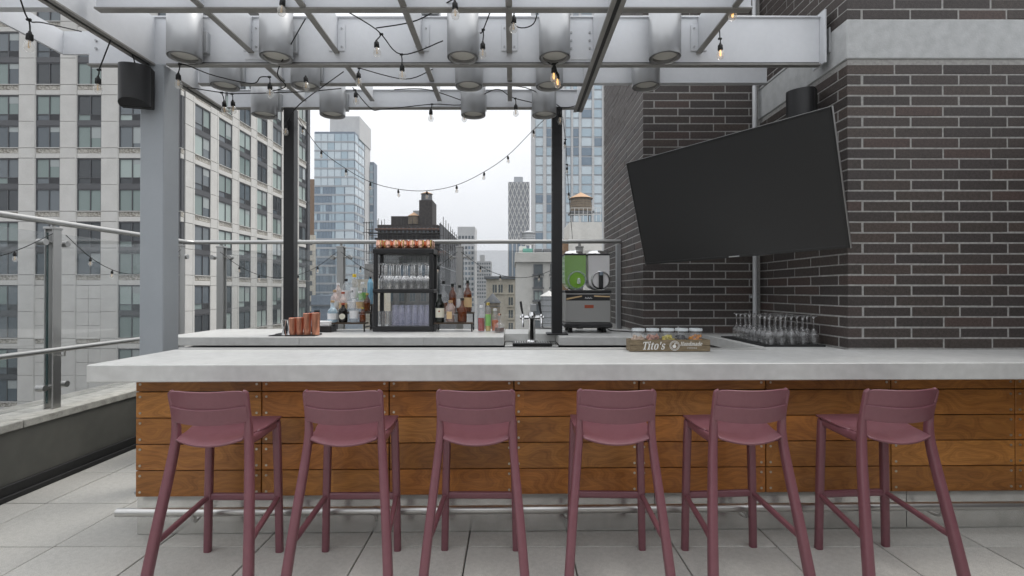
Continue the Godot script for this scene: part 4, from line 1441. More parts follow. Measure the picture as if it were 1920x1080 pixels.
	water_tank(t, Vector3.ZERO, 0.46, 1.72, 0.55, M.tank_wood, M.slate)
	for a in 4:
		box_part(t, "tank_leg", M.slate, Vector3(0.32 * (1 if a % 2 == 0 else -1), -0.9, 0.32 * (1 if a < 2 else -1)), Vector3(0.09, 1.8, 0.09))
	box_part(t, "stand", M.grey_stone, Vector3(0, -23.2, 0), Vector3(1.1, 42.8, 1.1))
	t = thing("roof_tank", "galvanised roof tank with a pale conical lid beside the second black post", "water tank", Vector3(2.2, -0.6, -30))
	water_tank(t, Vector3.ZERO, 0.50, 1.8, 0.32, M.galvanised, M.white_paint)
	box_part(t, "stand", M.grey_stone, Vector3(0, -22.7, 0), Vector3(0.9, 45.2, 0.9))

# ---------------------------------------------------------------- things on the counters
func tint_glass(c: Color, alpha := 0.55) -> StandardMaterial3D:
	return glassy(c, alpha, 0.03)

func bottle(called: String, label: String, p: Vector3, h: float, r: float, glass: Material, liquid: Material, fill: float, paper: Material, cap: Material, neck := 0.30, shoulder := 0.62, square := false) -> Node3D:
	var t := thing(called, label, "bottle", p, rng.randf_range(-0.4, 0.4))
	var n := 4 if square else 22
	var turn := Basis(Vector3.UP, PI / 4) if square else Basis.IDENTITY
	var k := 1.25 if square else 1.0
	var prof := [Vector2(0, 0.004), Vector2(r * 0.86, 0.0), Vector2(r, 0.012), Vector2(r, h * shoulder), Vector2(r * 0.93, h * (shoulder + 0.06)), Vector2(r * 0.62, h * (shoulder + 0.13)), Vector2(r * neck * 1.15, h * (shoulder + 0.20)), Vector2(r * neck, h * (shoulder + 0.25)), Vector2(r * neck, h * 0.93), Vector2(r * neck * 1.15, h * 0.935), Vector2(r * neck * 1.15, h * 0.96)]
	for i in prof.size():
		prof[i] = Vector2(prof[i].x * k, prof[i].y)
	var s := st()
	lathe(s, prof, n, Vector3.ZERO, turn)
	done(s, "glass_body", glass, t)
	if liquid:
		s = st()
		var top: float = h * min(fill, shoulder)
		lathe(s, [Vector2(0, 0.008), Vector2(r * 0.9 * k, 0.008), Vector2(r * 0.93 * k, 0.02), Vector2(r * 0.93 * k, top), Vector2(0, top)], n, Vector3.ZERO, turn)
		done(s, "liquid", liquid, t)
	if paper:
		s = st()
		if square:
			box(s, Vector3(0, h * shoulder * 0.5, r * k * 0.72), Vector3(r * 1.2, h * shoulder * 0.5, 0.002))
		else:
			lathe(s, [Vector2(r * 1.012, h * shoulder * 0.28), Vector2(r * 1.012, h * shoulder * 0.82)], n)
		done(s, "paper_label", paper, t)
	s = st()
	lathe(s, [Vector2(0, h * 0.90), Vector2(r * neck * 1.28, h * 0.90), Vector2(r * neck * 1.22, h * 0.995), Vector2(r * neck * 1.0, h), Vector2(0, h)], 14)
	done(s, "cap", cap, t)
	return t

func stem_glass_mesh(h: float, r: float) -> Mesh:
	# stands mouth down
	var s := st()
	var wall := 0.0014
	lathe(s, [Vector2(0.0, h * 0.535), Vector2(r * 0.40, h * 0.505), Vector2(r * 0.86 - wall, h * 0.415), Vector2(r - wall, h * 0.30), Vector2(r * 0.95 - wall, h * 0.16), Vector2(r * 0.78 - wall, 0.0), Vector2(r * 0.78, 0.0), Vector2(r * 0.95, h * 0.16), Vector2(r, h * 0.30), Vector2(r * 0.86, h * 0.42), Vector2(r * 0.45, h * 0.52), Vector2(0.007, h * 0.57), Vector2(0.0045, h * 0.62), Vector2(0.0045, h * 0.93), Vector2(0.012, h * 0.97), Vector2(r * 0.82, h * 0.992), Vector2(r * 0.84, h), Vector2(0.0, h)], 18)
	return s.commit()

func riser(p: Vector3, w: float, label: String) -> void:
	var t := thing("bottle_riser", label, "bottle riser", p, 0.0, "stepped bottle risers")
	box_part(t, "step", M.dark_wood, Vector3(0, 0.085, 0.06), Vector3(w, 0.016, 0.12), 0.002)
	box_part(t, "step", M.dark_wood, Vector3(0, 0.185, -0.07), Vector3(w, 0.016, 0.12), 0.002)
	for k in [-1, 1]:
		box_part(t, "leg", M.black_metal, Vector3((w * 0.5 - 0.012) * k, 0.0385, 0.11), Vector3(0.014, 0.077, 0.014))
		box_part(t, "leg", M.black_metal, Vector3((w * 0.5 - 0.012) * k, 0.0885, -0.12), Vector3(0.014, 0.177, 0.014))
		box_part(t, "side_bar", M.black_metal, Vector3((w * 0.5 - 0.012) * k, 0.045, -0.005), Vector3(0.012, 0.012, 0.215))

const NTH := ["first", "second", "third", "fourth", "fifth", "sixth", "seventh", "eighth"]

func build_counter_things() -> void:
	M.dark_wood = mk(lin(0.055, 0.035, 0.02), 0.6)
	M.clear = tint_glass(Color(0.92, 0.95, 0.97), 0.11)
	M.jar_glass = tint_glass(Color(0.92, 0.95, 0.97), 0.07)
	M.green_glass = tint_glass(Color(0.03, 0.07, 0.03), 0.88)
	M.amber_glass = tint_glass(Color(0.45, 0.22, 0.09), 0.55)
	M.blue_glass = tint_glass(Color(0.55, 0.80, 0.92), 0.6)
	M.sky_glass = tint_glass(Color(0.76, 0.87, 0.93), 0.42)
	M.dark_glass = tint_glass(Color(0.05, 0.03, 0.02), 0.9)
	M.rose_glass = tint_glass(Color(0.93, 0.85, 0.82), 0.32)
	M.whiskey = mk(lin(0.23, 0.075, 0.02), 0.15)
	M.whiskey_dark = mk(lin(0.10, 0.03, 0.012), 0.15)
	M.red_syrup = mk(lin(0.36, 0.012, 0.012), 0.2)
	M.orange_syrup = mk(lin(0.62, 0.13, 0.03), 0.2)
	M.gold = mk(lin(0.62, 0.48, 0.13), 0.25, 0.4)
	M.paper = mk(lin(0.72, 0.69, 0.58), 0.7)
	M.paper_white = mk(lin(0.78, 0.79, 0.80), 0.7)
	M.paper_tan = mk(lin(0.66, 0.47, 0.26), 0.7)
	M.paper_green = mk(lin(0.25, 0.52, 0.16), 0.7)
	M.yellow_cap = mk(lin(0.78, 0.56, 0.04), 0.5)
	M.red_cap = mk(lin(0.34, 0.07, 0.03), 0.5)
	M.cork = mk(lin(0.46, 0.31, 0.17), 0.8)
	var y := 1.0905
	# --- tray with copper bar tools
	var tray := thing("bar_mat", "thin black bar mat under the copper tumblers", "bar mat", Vector3(-2.03, y, -4.76))
	box_part(tray, "mat", M.rubber, Vector3(0, 0.004, 0), Vector3(0.42, 0.008, 0.20), 0.002)
	box_part(tray, "mat_rim", M.rubber, Vector3(0, 0.010, -0.095), Vector3(0.42, 0.006, 0.010), 0.001)
	var tool_spots := [[-1.835, 0.205, 0.040, "tall copper tumbler at the end nearest the bottles"], [-1.915, 0.20, 0.038, "tall copper tumbler second from the bottles"], [-1.985, 0.160, 0.036, "short copper tumbler beside the tall ones"], [-2.05, 0.158, 0.035, "short copper tumbler next to the steel jiggers"]]
	for q in tool_spots:
		var c := thing("copper_tumbler", q[3], "tumbler", Vector3(q[0], y + 0.008, -4.74), 0.0, "copper tumblers on the bar mat")
		var s := st()
		lathe(s, [Vector2(0, 0.0), Vector2(q[2] * 0.80, 0.0), Vector2(q[2] * 0.82, 0.005), Vector2(q[2], q[1]), Vector2(q[2] * 0.96, q[1]), Vector2(q[2] * 0.78, 0.01), Vector2(0, 0.01)], 26)
		done(s, "cup", M.copper_worn, c)
		s = st()
		lathe(s, [Vector2(q[2] * 1.0, q[1] - 0.006), Vector2(q[2] * 1.03, q[1] - 0.002), Vector2(q[2] * 0.97, q[1] + 0.001)], 26)
		done(s, "rolled_rim", M.copper, c)
	for q in [[-2.115, "steel hourglass jigger at the outer end of the bar mat"], [-2.085, "steel hourglass jigger touching the short copper tumbler"]]:
		var c := thing("jigger", q[1], "jigger", Vector3(q[0], y + 0.008, -4.70 - 0.05 * (q[0] + 2.115) * 30.0), 0.0, "steel jiggers")
		var s := st()
		lathe(s, [Vector2(0.021, 0.0), Vector2(0.009, 0.065), Vector2(0.024, 0.14), Vector2(0.021, 0.14), Vector2(0.0, 0.075)], 20)
		done(s, "cups", M.chrome, c)
		s = st()
		lathe(s, [Vector2(0.010, 0.060), Vector2(0.0115, 0.065), Vector2(0.010, 0.070)], 20)
		done(s, "waist_ring", M.steel, c)
	# --- a covered tray of garnishes behind the tumblers
	var cad := thing("napkin_caddy", "low black napkin caddy between the tumblers and the bottles", "caddy", Vector3(-1.93, y, -5.18))
	box_part(cad, "box", M.black_plastic, Vector3(0, 0.03, 0), Vector3(0.22, 0.06, 0.16), 0.004)
	box_part(cad, "napkins", M.paper_white, Vector3(0.0, 0.085, 0), Vector3(0.17, 0.05, 0.13), 0.006)
	box_part(cad, "holder_post", M.black_plastic, Vector3(-0.075, 0.14, -0.03), Vector3(0.05, 0.16, 0.03), 0.004)
	# --- clear bottles on the first riser
	var rp := Vector3(-1.71, y, -5.30)
	riser(rp, 0.42, "black and wood stepped riser holding the clear spirit bottles")
	var l1 := rp + Vector3(0, 0.0935, 0.06)
	var l2 := rp + Vector3(0, 0.1935, -0.07)
	var l3 := rp + Vector3(0, 0.2735, -0.195)
	var tier := thing("bottle_step", "narrow raised wooden step behind the clear spirit riser", "bottle riser", rp + Vector3(0, 0, -0.195))
	box_part(tier, "step", M.dark_wood, Vector3(0, 0.265, 0), Vector3(0.42, 0.016, 0.10), 0.002)
	for k in [-1, 1]:
		box_part(tier, "leg", M.black_metal, Vector3(0.198 * k, 0.1285, 0), Vector3(0.014, 0.257, 0.08))
	bottle("round_bottle", "squat pale blue bottle with a white label at the front of the first riser", l1 + Vector3(-0.145, 0, 0), 0.225, 0.050, M.sky_glass, null, 0, M.paper_white, M.cork, 0.32, 0.5)
	var dk := bottle("dark_bottle", "dark brown bottle with a round cream label on the first riser", l1 + Vector3(-0.035, 0, 0.005), 0.20, 0.046, M.dark_glass, M.whiskey_dark, 0.6, null, M.red_cap, 0.34, 0.6)
	var s0 := st()
	tube(s0, [Vector3(0, 0.062, 0.040), Vector3(0, 0.062, 0.0475)], 0.030, 20)
	done(s0, "round_label", M.paper, dk)
	dk.rotation.y = 0.1
	bottle("white_bottle", "frosted white bottle with a pale label beside the dark bottle", l1 + Vector3(0.075, 0, 0), 0.235, 0.045, M.clear, null, 0, M.paper_white, M.paper_white, 0.36, 0.62)
	bottle("amber_bottle", "small amber bottle lying low at the end of the first riser", l1 + Vector3(0.165, 0, 0.0), 0.155, 0.032, M.amber_glass, M.whiskey, 0.5, null, M.gold, 0.4, 0.5)
	bottle("tall_bottle", "tall clear bottle with a black and blue pourer on the raised step", l3 + Vector3(-0.09, 0, 0), 0.275, 0.042, M.clear, null, 0, M.paper_white, M.black_plastic, 0.34, 0.66)
	bottle("yellow_cap_bottle", "clear bottle with a bright yellow cap on the raised step", l3 + Vector3(0.0, 0, 0), 0.325, 0.040, M.clear, null, 0, M.paper_white, M.yellow_cap, 0.40, 0.68)
	bottle("green_label_bottle", "clear bottle with a leaf green label on the raised step", l3 + Vector3(0.088, 0, 0), 0.24, 0.041, M.clear, null, 0, M.paper_green, M.paper_white, 0.36, 0.64)
	bottle("blue_bottle", "tall sky blue square bottle with a black cap on the raised step", l3 + Vector3(0.172, 0, 0.0), 0.30, 0.033, M.blue_glass, null, 0, null, M.black_plastic, 0.36, 0.74, true)
	bottle("pale_pink_bottle", "pale pink tinted bottle at the outer end of the raised step", l3 + Vector3(-0.178, 0, 0.0), 0.23, 0.038, M.rose_glass, null, 0, null, M.paper_white, 0.36, 0.62)
	bottle("rose_bottle", "pale rose bottle at the outer end of the second tier", l2 + Vector3(-0.17, 0, 0.0), 0.235, 0.040, M.rose_glass, null, 0, M.paper_white, M.cork, 0.34, 0.62)
	bottle("tan_bottle", "tan bottle with a red cap behind the dark bottle", l2 + Vector3(-0.08, 0, 0.0), 0.215, 0.041, M.rose_glass, M.whiskey, 0.3, M.paper_tan, M.red_cap, 0.36, 0.55)
	bottle("short_clear_bottle", "short clear bottle with a silver cap in the second tier middle", l2 + Vector3(0.01, 0, 0.0), 0.23, 0.040, M.clear, null, 0, M.paper_white, M.chrome, 0.36, 0.6)
	bottle("copper_label_bottle", "clear bottle with a tan label in the second tier", l2 + Vector3(0.098, 0, 0.0), 0.22, 0.040, M.clear, null, 0, M.paper_tan, M.paper_white, 0.36, 0.6)
	bottle("golden_bottle", "golden brown bottle at the rack end of the second tier", l2 + Vector3(0.175, 0, 0.0), 0.20, 0.033, M.amber_glass, M.whiskey, 0.5, null, M.gold, 0.38, 0.58)
	# --- black rack
	var rk := thing("shelf_rack", "black two tier plastic shelf rack on the back counter", "shelf rack", Vector3(-1.115, y, -5.33))
	for q in [[0.0, 0.055], [0.395, 0.042], [0.80, 0.05]]:
		box_part(rk, "shelf", M.black_plastic, Vector3(0, q[0] + q[1] * 0.5, 0), Vector3(0.625, q[1], 0.30), 0.006)
	for x in [-0.285, 0.285]:
		for z in [-0.125, 0.125]:
			box_part(rk, "upright", M.black_plastic, Vector3(x, 0.225, z), Vector3(0.04, 0.34, 0.04), 0.005)
			box_part(rk, "upright", M.black_plastic, Vector3(x, 0.6185, z), Vector3(0.04, 0.362, 0.04), 0.005)
	# copper mugs on top
	var mug: Node3D = null
	for i in 7:
		for j in 2:
			var p := Vector3(-1.37 + 0.085 * i, y + 0.851, -5.255 - 0.105 * j)
			var lab := "%s copper mug from the clear bottles, %s row on top of the black rack" % [NTH[i], ["front", "rear"][j]]
			if mug == null:
				mug = thing("copper_mug", lab, "mug", p, 0.3, "copper mugs on the rack")
				var s := st()
				lathe(s, [Vector2(0, 0.0), Vector2(0.030, 0.0), Vector2(0.036, 0.012), Vector2(0.041, 0.035), Vector2(0.0405, 0.055), Vector2(0.036, 0.082), Vector2(0.037, 0.092), Vector2(0.034, 0.092), Vector2(0.037, 0.05), Vector2(0.0, 0.006)], 22)
				done(s, "cup", M.copper, mug)
				s = st()
				tube(s, smooth_path([Vector3(0.0, 0.075, 0.036), Vector3(0, 0.082, 0.052), Vector3(0, 0.055, 0.060), Vector3(0, 0.03, 0.050), Vector3(0, 0.02, 0.037)], 3), 0.0045, 8)
				done(s, "handle", M.gold, mug)
			else:
				copy_of(mug, "copper_mug", p, rng.randf_range(-0.9, 0.9), lab)
	# upside-down glasses on the middle shelf
	var gl: Node3D = null
	var flute := stem_glass_mesh(0.262, 0.036)
	for i in 7:
		for j in 3:
			var p := Vector3(-1.345 + 0.0755 * i, y + 0.4375, -5.245 - 0.085 * j)
			var lab := "upturned stem glass on the rack's middle shelf, %s row, %s from the clear bottles" % [["front", "middle", "rear"][j], NTH[i]]
			if gl == null:
				gl = thing("stem_glass", lab, "glass", p, 0.0, "stem glasses on the rack")
				put(gl, "bowl_and_stem", flute, M.crystal)
			else:
				copy_of(gl, "stem_glass", p, 0.0, lab)
	# plastic cups and tumblers on the lower shelf
	var cup: Node3D = null
	for i in 6:
		for j in 2:
			var p := Vector3(-1.235 + 0.068 * i + 0.02, y + 0.0555, -5.25 - 0.09 * j)
			var lab := "%s stack of lilac clear cups from the ribbed tumblers, %s row, lowest rack shelf" % [NTH[i], ["front", "rear"][j]]
			if cup == null:
				cup = thing("cup_stack", lab, "cups", p, 0.0, "stacked plastic cups on the rack")
				var s := st()
				var prof := [Vector2(0.033, 0.0)]
				for k in 9:
					prof.append(Vector2(0.0335 - 0.0002 * k, 0.016 * k + 0.004))
					prof.append(Vector2(0.0318 - 0.0002 * k, 0.016 * k + 0.010))
				prof.append(Vector2(0.024, 0.215))
				prof.append(Vector2(0.0, 0.215))
				lathe(s, prof, 20)
				done(s, "cups", M.cup, cup)
			else:
				copy_of(cup, "cup_stack", p, 0.0, lab)
	var tum: Node3D = null
	for i in 2:
		for j in 2:
			var p := Vector3(-1.365 + 0.075 * i, y + 0.0555, -5.24 - 0.085 * j)
			var lab := "clear tumbler on the lowest rack shelf, %s row, %s lilac cups" % [["front", "rear"][j], ["away from the", "next to the"][i]]
			if tum == null:
				tum = thing("tumbler", lab, "glass", p, 0.0, "ribbed tumblers on the rack")
				var s := st()
				lathe(s, [Vector2(0, 0.0), Vector2(0.030, 0.0), Vector2(0.034, 0.15), Vector2(0.032, 0.15), Vector2(0.028, 0.015), Vector2(0, 0.015)], 16)
				done(s, "cup", M.crystal, tum)
			else:
				copy_of(tum, "tumbler", p, 0.0, lab)
	# --- whiskeys on the second riser
	var wp := Vector3(-0.60, y, -5.30)
	riser(wp, 0.40, "wood and black stepped riser holding the brown whiskey bottles")
	var w1 := wp + Vector3(0, 0.0935, 0.06)
	var w2 := wp + Vector3(0, 0.1935, -0.07)
	var gb := bottle("green_bottle", "dark green bottle with a large cream label at the end of the second riser", w1 + Vector3(-0.145, 0, 0.01), 0.29, 0.046, M.green_glass, null, 0, M.paper, M.green_glass, 0.34, 0.62)
	gb.rotation.y = 0.0
	var em := st()
	tube(em, [Vector3(0, 0.115, 0.0464), Vector3(0, 0.115, 0.0474)], 0.009, 12)
	done(em, "label_crest", M.red_cap, gb)
	bottle("square_bottle", "square whiskey bottle with a tan label in the middle of the second riser", w1 + Vector3(-0.035, 0, 0.005), 0.225, 0.046, M.rose_glass, M.whiskey_dark, 0.33, M.paper_tan, M.cork, 0.42, 0.66, true)
	bottle("brown_bottle", "round brown whiskey bottle at the front of the second riser", w1 + Vector3(0.085, 0, 0.0), 0.25, 0.048, M.amber_glass, M.whiskey_dark, 0.42, null, M.black_plastic, 0.34, 0.5)
	bottle("long_neck_bottle", "clear long necked bottle with a black cap at the rear of the second riser", w2 + Vector3(-0.125, 0, 0), 0.33, 0.046, M.clear, M.whiskey, 0.3, null, M.black_plastic, 0.30, 0.48)
	bottle("olive_bottle", "olive green bottle in the rear row of the second riser", w2 + Vector3(-0.03, 0, 0.0), 0.30, 0.038, M.amber_glass, M.whiskey, 0.5, null, M.green_glass, 0.34, 0.6)
	bottle("pale_bottle", "pale whiskey bottle with a white label in the rear row of the second riser", w2 + Vector3(0.045, 0, 0.0), 0.285, 0.036, M.clear, M.whiskey, 0.4, M.paper_white, M.black_plastic, 0.34, 0.6)
	bottle("tall_whiskey_bottle", "tall golden whiskey bottle with an olive stopper on the second riser", w2 + Vector3(0.13, 0, 0), 0.335, 0.044, M.amber_glass, M.whiskey, 0.55, M.paper_tan, M.green_glass, 0.30, 0.56)
	# --- syrups
	bottle("red_bottle", "clear bottle of red syrup standing beside the second riser", Vector3(-0.315, y, -5.20), 0.27, 0.036, M.clear, M.red_syrup, 0.52, null, M.paper_white, 0.42, 0.62)
	bottle("gold_bottle", "slim gold and green patterned bottle between the syrups", Vector3(-0.245, y, -5.20), 0.30, 0.028, M.clear, M.gold, 0.6, M.paper_green, M.gold, 0.5, 0.72)
	bottle("orange_bottle", "clear bottle of orange syrup behind the round flask", Vector3(-0.175, y, -5.24), 0.235, 0.036, M.clear, M.orange_syrup, 0.5, null, M.paper_white, 0.45, 0.62)
	bottle("round_flask", "round bellied flask at the end of the back counter", Vector3(-0.125, y, -5.10), 0.19, 0.050, M.clear, M.whiskey_dark, 0.25, null, M.copper, 0.26, 0.34)
	build_slush_machine(Vector3(0.755, y, -5.22))
	build_tap(Vector3(0.185, 1.0105, -4.74))
	build_crate()
	# --- wine glasses drying on the return
	var mat_ := thing("drying_mat", "black rubber drying mat under the upturned wine glasses", "mat", Vector3(2.125, 1.0885, -4.20))
	box_part(mat_, "sheet", M.rubber, Vector3(0, 0.005, 0), Vector3(0.46, 0.010, 0.80), 0.003)
	box_part(mat_, "mat_rim", M.rubber, Vector3(0, 0.0125, 0.39), Vector3(0.46, 0.005, 0.016), 0.001)
	var wg: Node3D = null
	var wine := stem_glass_mesh(0.215, 0.036)
	for j in 8:
		for i in 5:
			var p := Vector3(1.965 + 0.084 * i + rng.randf_range(-0.005, 0.005), 1.0987, -3.86 - 0.083 * j + rng.randf_range(-0.006, 0.006))
			var lab := "upturned wine glass, %s row from the stools, %s from the brick pier" % [NTH[j], NTH[4 - i]]
			if wg == null:
				wg = thing("wine_glass", lab, "wine glass", p, 0.0, "upturned wine glasses on the drying mat")
				put(wg, "bowl_and_stem", wine, M.crystal)
			else:
				copy_of(wg, "wine_glass", p, 0.0, lab)

func build_slush_machine(p: Vector3) -> void:
	var t := thing("slush_machine", "steel frozen drink machine with one green and one white bowl", "drink machine", p)
	for x in [-0.17, 0.17]:
		for z in [-0.15, 0.12]:
			var s := st()
			lathe(s, [Vector2(0, 0), Vector2(0.026, 0.0), Vector2(0.022, 0.05), Vector2(0, 0.05)], 12, Vector3(x, 0, z))
			done(s, "foot", M.rubber, t)
	box_part(t, "drip_base", M.black_plastic, Vector3(0, 0.075, 0.02), Vector3(0.475, 0.05, 0.42), 0.012)
	box_part(t, "steel_body", M.brushed, Vector3(0, 0.25, 0), Vector3(0.455, 0.298, 0.38), 0.006)
	box_part(t, "name_panel", M.black_plastic, Vector3(0, 0.352, 0.1915), Vector3(0.435, 0.06, 0.004), 0.001)
	var s := st()
	poly(s, [Vector3(-0.215, 0.328, 0.1945), Vector3(-0.06, 0.360, 0.1945), Vector3(-0.06, 0.372, 0.1945), Vector3(-0.215, 0.345, 0.1945)], Vector3(0, 0, 1))
	poly(s, [Vector3(0.06, 0.360, 0.1945), Vector3(0.215, 0.355, 0.1945), Vector3(0.215, 0.366, 0.1945), Vector3(0.06, 0.372, 0.1945)], Vector3(0, 0, 1))
	done(s, "tan_stripe", M.paper_tan, t)
	s = st()
	for k in 3:
		tube(s, smooth_path([Vector3(-0.030 + 0.024 * k, 0.338, 0.1955), Vector3(-0.024 + 0.024 * k, 0.356, 0.1955), Vector3(-0.015 + 0.024 * k, 0.340, 0.1955), Vector3(-0.008 + 0.024 * k, 0.346, 0.1955)], 3), 0.0022, 5)
	done(s, "script_mark", M.paper_white, t)
	box_part(t, "red_display", M.red_cap, Vector3(0.01, 0.262, 0.1915), Vector3(0.09, 0.032, 0.004), 0.001)
	box_part(t, "bowl_deck", M.black_plastic, Vector3(0, 0.412, 0.0), Vector3(0.46, 0.028, 0.40), 0.006)
	var green := mk(lin(0.22, 0.47, 0.045), 0.4)
	var white := mk(lin(0.80, 0.78, 0.78), 0.45)
	for k in 2:
		var cx: float = [-0.118, 0.118][k]
		# bowl: straight sides, round belly, front to back
		s = st()
		u_prism(s, cx, 0.105, 0.535, 0.775, -0.16, 0.13)
		done(s, "drink", [green, white][k], t)
		s = st()
		u_prism(s, cx, 0.1085, 0.535, 0.778, -0.163, 0.134)
		done(s, "clear_bowl", glassy(Color(0.95, 0.97, 0.97), 0.14), t)
		# front disc
		s = st()
		var b := Basis(Vector3.RIGHT, Vector3(0, 0, 1), Vector3(0, -1, 0))
		lathe(s, [Vector2(0.078, 0.0), Vector2(0.094, 0.0), Vector2(0.094, 0.016), Vector2(0.086, 0.022), Vector2(0.078, 0.016), Vector2(0.078, 0.0)], 30, Vector3(cx + 0.015, 0.525, 0.135), b)
		done(s, "front_ring", [M.cup, M.chrome][k], t)
		s = st()
		lathe(s, [Vector2(0.078, 0.004), Vector2(0.0, 0.007)], 30, Vector3(cx + 0.015, 0.525, 0.135), b)
		done(s, "front_disc", [green, white][k], t)
		if k == 1:
			box_part(t, "tap_handle", M.black_plastic, Vector3(cx + 0.015, 0.525, 0.165), Vector3(0.042, 0.17, 0.03), 0.008)
			box_part(t, "handle_cap", M.blue_grey, Vector3(cx + 0.015, 0.59, 0.183), Vector3(0.034, 0.035, 0.008), 0.003)
		else:
			box_part(t, "tap_handle", M.glass, Vector3(cx + 0.03, 0.515, 0.165), Vector3(0.035, 0.06, 0.03), 0.008)
		# lid
		box_part(t, "lid", M.black_plastic, Vector3(cx, 0.785, -0.015), Vector3(0.225, 0.018, 0.31), 0.006)
		s = st()
		lathe(s, [Vector2(0.10, 0.0), Vector2(0.085, 0.026), Vector2(0.03, 0.04), Vector2(0.0, 0.042)], 24, Vector3(cx, 0.794, 0.0))
		done(s, "lid_dome", M.chrome, t)
	var cord := st()
	tube(cord, smooth_path([Vector3(0.22, 0.04, -0.12), Vector3(0.27, 0.008, -0.05), Vector3(0.36, 0.006, 0.04), Vector3(0.50, 0.006, 0.16)], 5), 0.005, 8)
	done(cord, "power_cord", M.rubber, t)

func u_prism(s: SurfaceTool, cx: float, r: float, yc: float, ytop: float, z0: float, z1: float) -> void:
	var pts := [Vector2(cx + r, ytop), Vector2(cx - r, ytop)]
	var nor := [Vector2(1, 0), Vector2(-1, 0)]
	for k in 13:
		var a := PI + PI * k / 12.0
		pts.append(Vector2(cx + cos(a) * r, yc + sin(a) * r))
		nor.append(Vector2(cos(a), sin(a)))
	var n := pts.size()
	for i in n:
		var j := (i + 1) % n
		var a: Vector2 = pts[i]
		var b: Vector2 = pts[j]
		var na := Vector3(nor[i].x, nor[i].y, 0)
		var nb := Vector3(nor[j].x, nor[j].y, 0)
		if i == 0:
			na = Vector3.UP
			nb = Vector3.UP
		tri(s, Vector3(a.x, a.y, z0), Vector3(b.x, b.y, z0), Vector3(a.x, a.y, z1), na, nb, na)
		tri(s, Vector3(b.x, b.y, z0), Vector3(b.x, b.y, z1), Vector3(a.x, a.y, z1), nb, nb, na)
	for z in [z0, z1]:
		var ring := []
		for p in pts:
			ring.append(Vector3(p.x, p.y, z))
		poly(s, ring, Vector3(0, 0, 1 if z > 0 else -1))

func build_tap(p: Vector3) -> void:
	var t := thing("beer_tap", "chrome beer tap tower with black handles over a drip tray", "beer tap", p)
	box_part(t, "drip_tray", M.black_metal, Vector3(0, 0.012, 0.06), Vector3(0.36, 0.024, 0.20), 0.004)
	var s := st()
	for k in 15:
		box(s, Vector3(-0.154 + 0.022 * k, 0.0265, 0.06), Vector3(0.008, 0.004, 0.18))
	done(s, "tray_grille", M.steel, t)
	s = st()
	lathe(s, [Vector2(0.055, 0.024), Vector2(0.052, 0.034), Vector2(0.034, 0.042), Vector2(0.031, 0.22), Vector2(0.036, 0.232), Vector2(0.036, 0.27), Vector2(0.026, 0.30), Vector2(0, 0.305)], 24)
	done(s, "tower", M.chrome, t)
	s = st()
	tube(s, [Vector3(-0.11, 0.245, 0), Vector3(0.11, 0.245, 0)], 0.021, 14)
	done(s, "cross_arm", M.chrome, t)
	for x in [-0.085, 0.085]:
		s = st()
		tube(s, smooth_path([Vector3(x, 0.245, 0.02), Vector3(x, 0.245, 0.07), Vector3(x, 0.215, 0.095), Vector3(x, 0.165, 0.10)], 3), 0.011, 10)
		lathe(s, [Vector2(0.013, 0.0), Vector2(0.015, 0.02), Vector2(0.008, 0.035)], 10, Vector3(x, 0.25, 0.065))
		done(s, "faucet", M.chrome, t)
		s = st()
		tube(s, [Vector3(x, 0.28, 0.065), Vector3(x - 0.012, 0.34, 0.062), Vector3(x - 0.02, 0.40, 0.058)], [Vector2(0.008, 0.008), Vector2(0.013, 0.010), Vector2(0.015, 0.011)], 10)
		done(s, "handle", M.black_plastic, t)
	box_part(t, "badge_block", M.galvanised, Vector3(0.015, 0.34, 0.0), Vector3(0.06, 0.07, 0.03), 0.004)

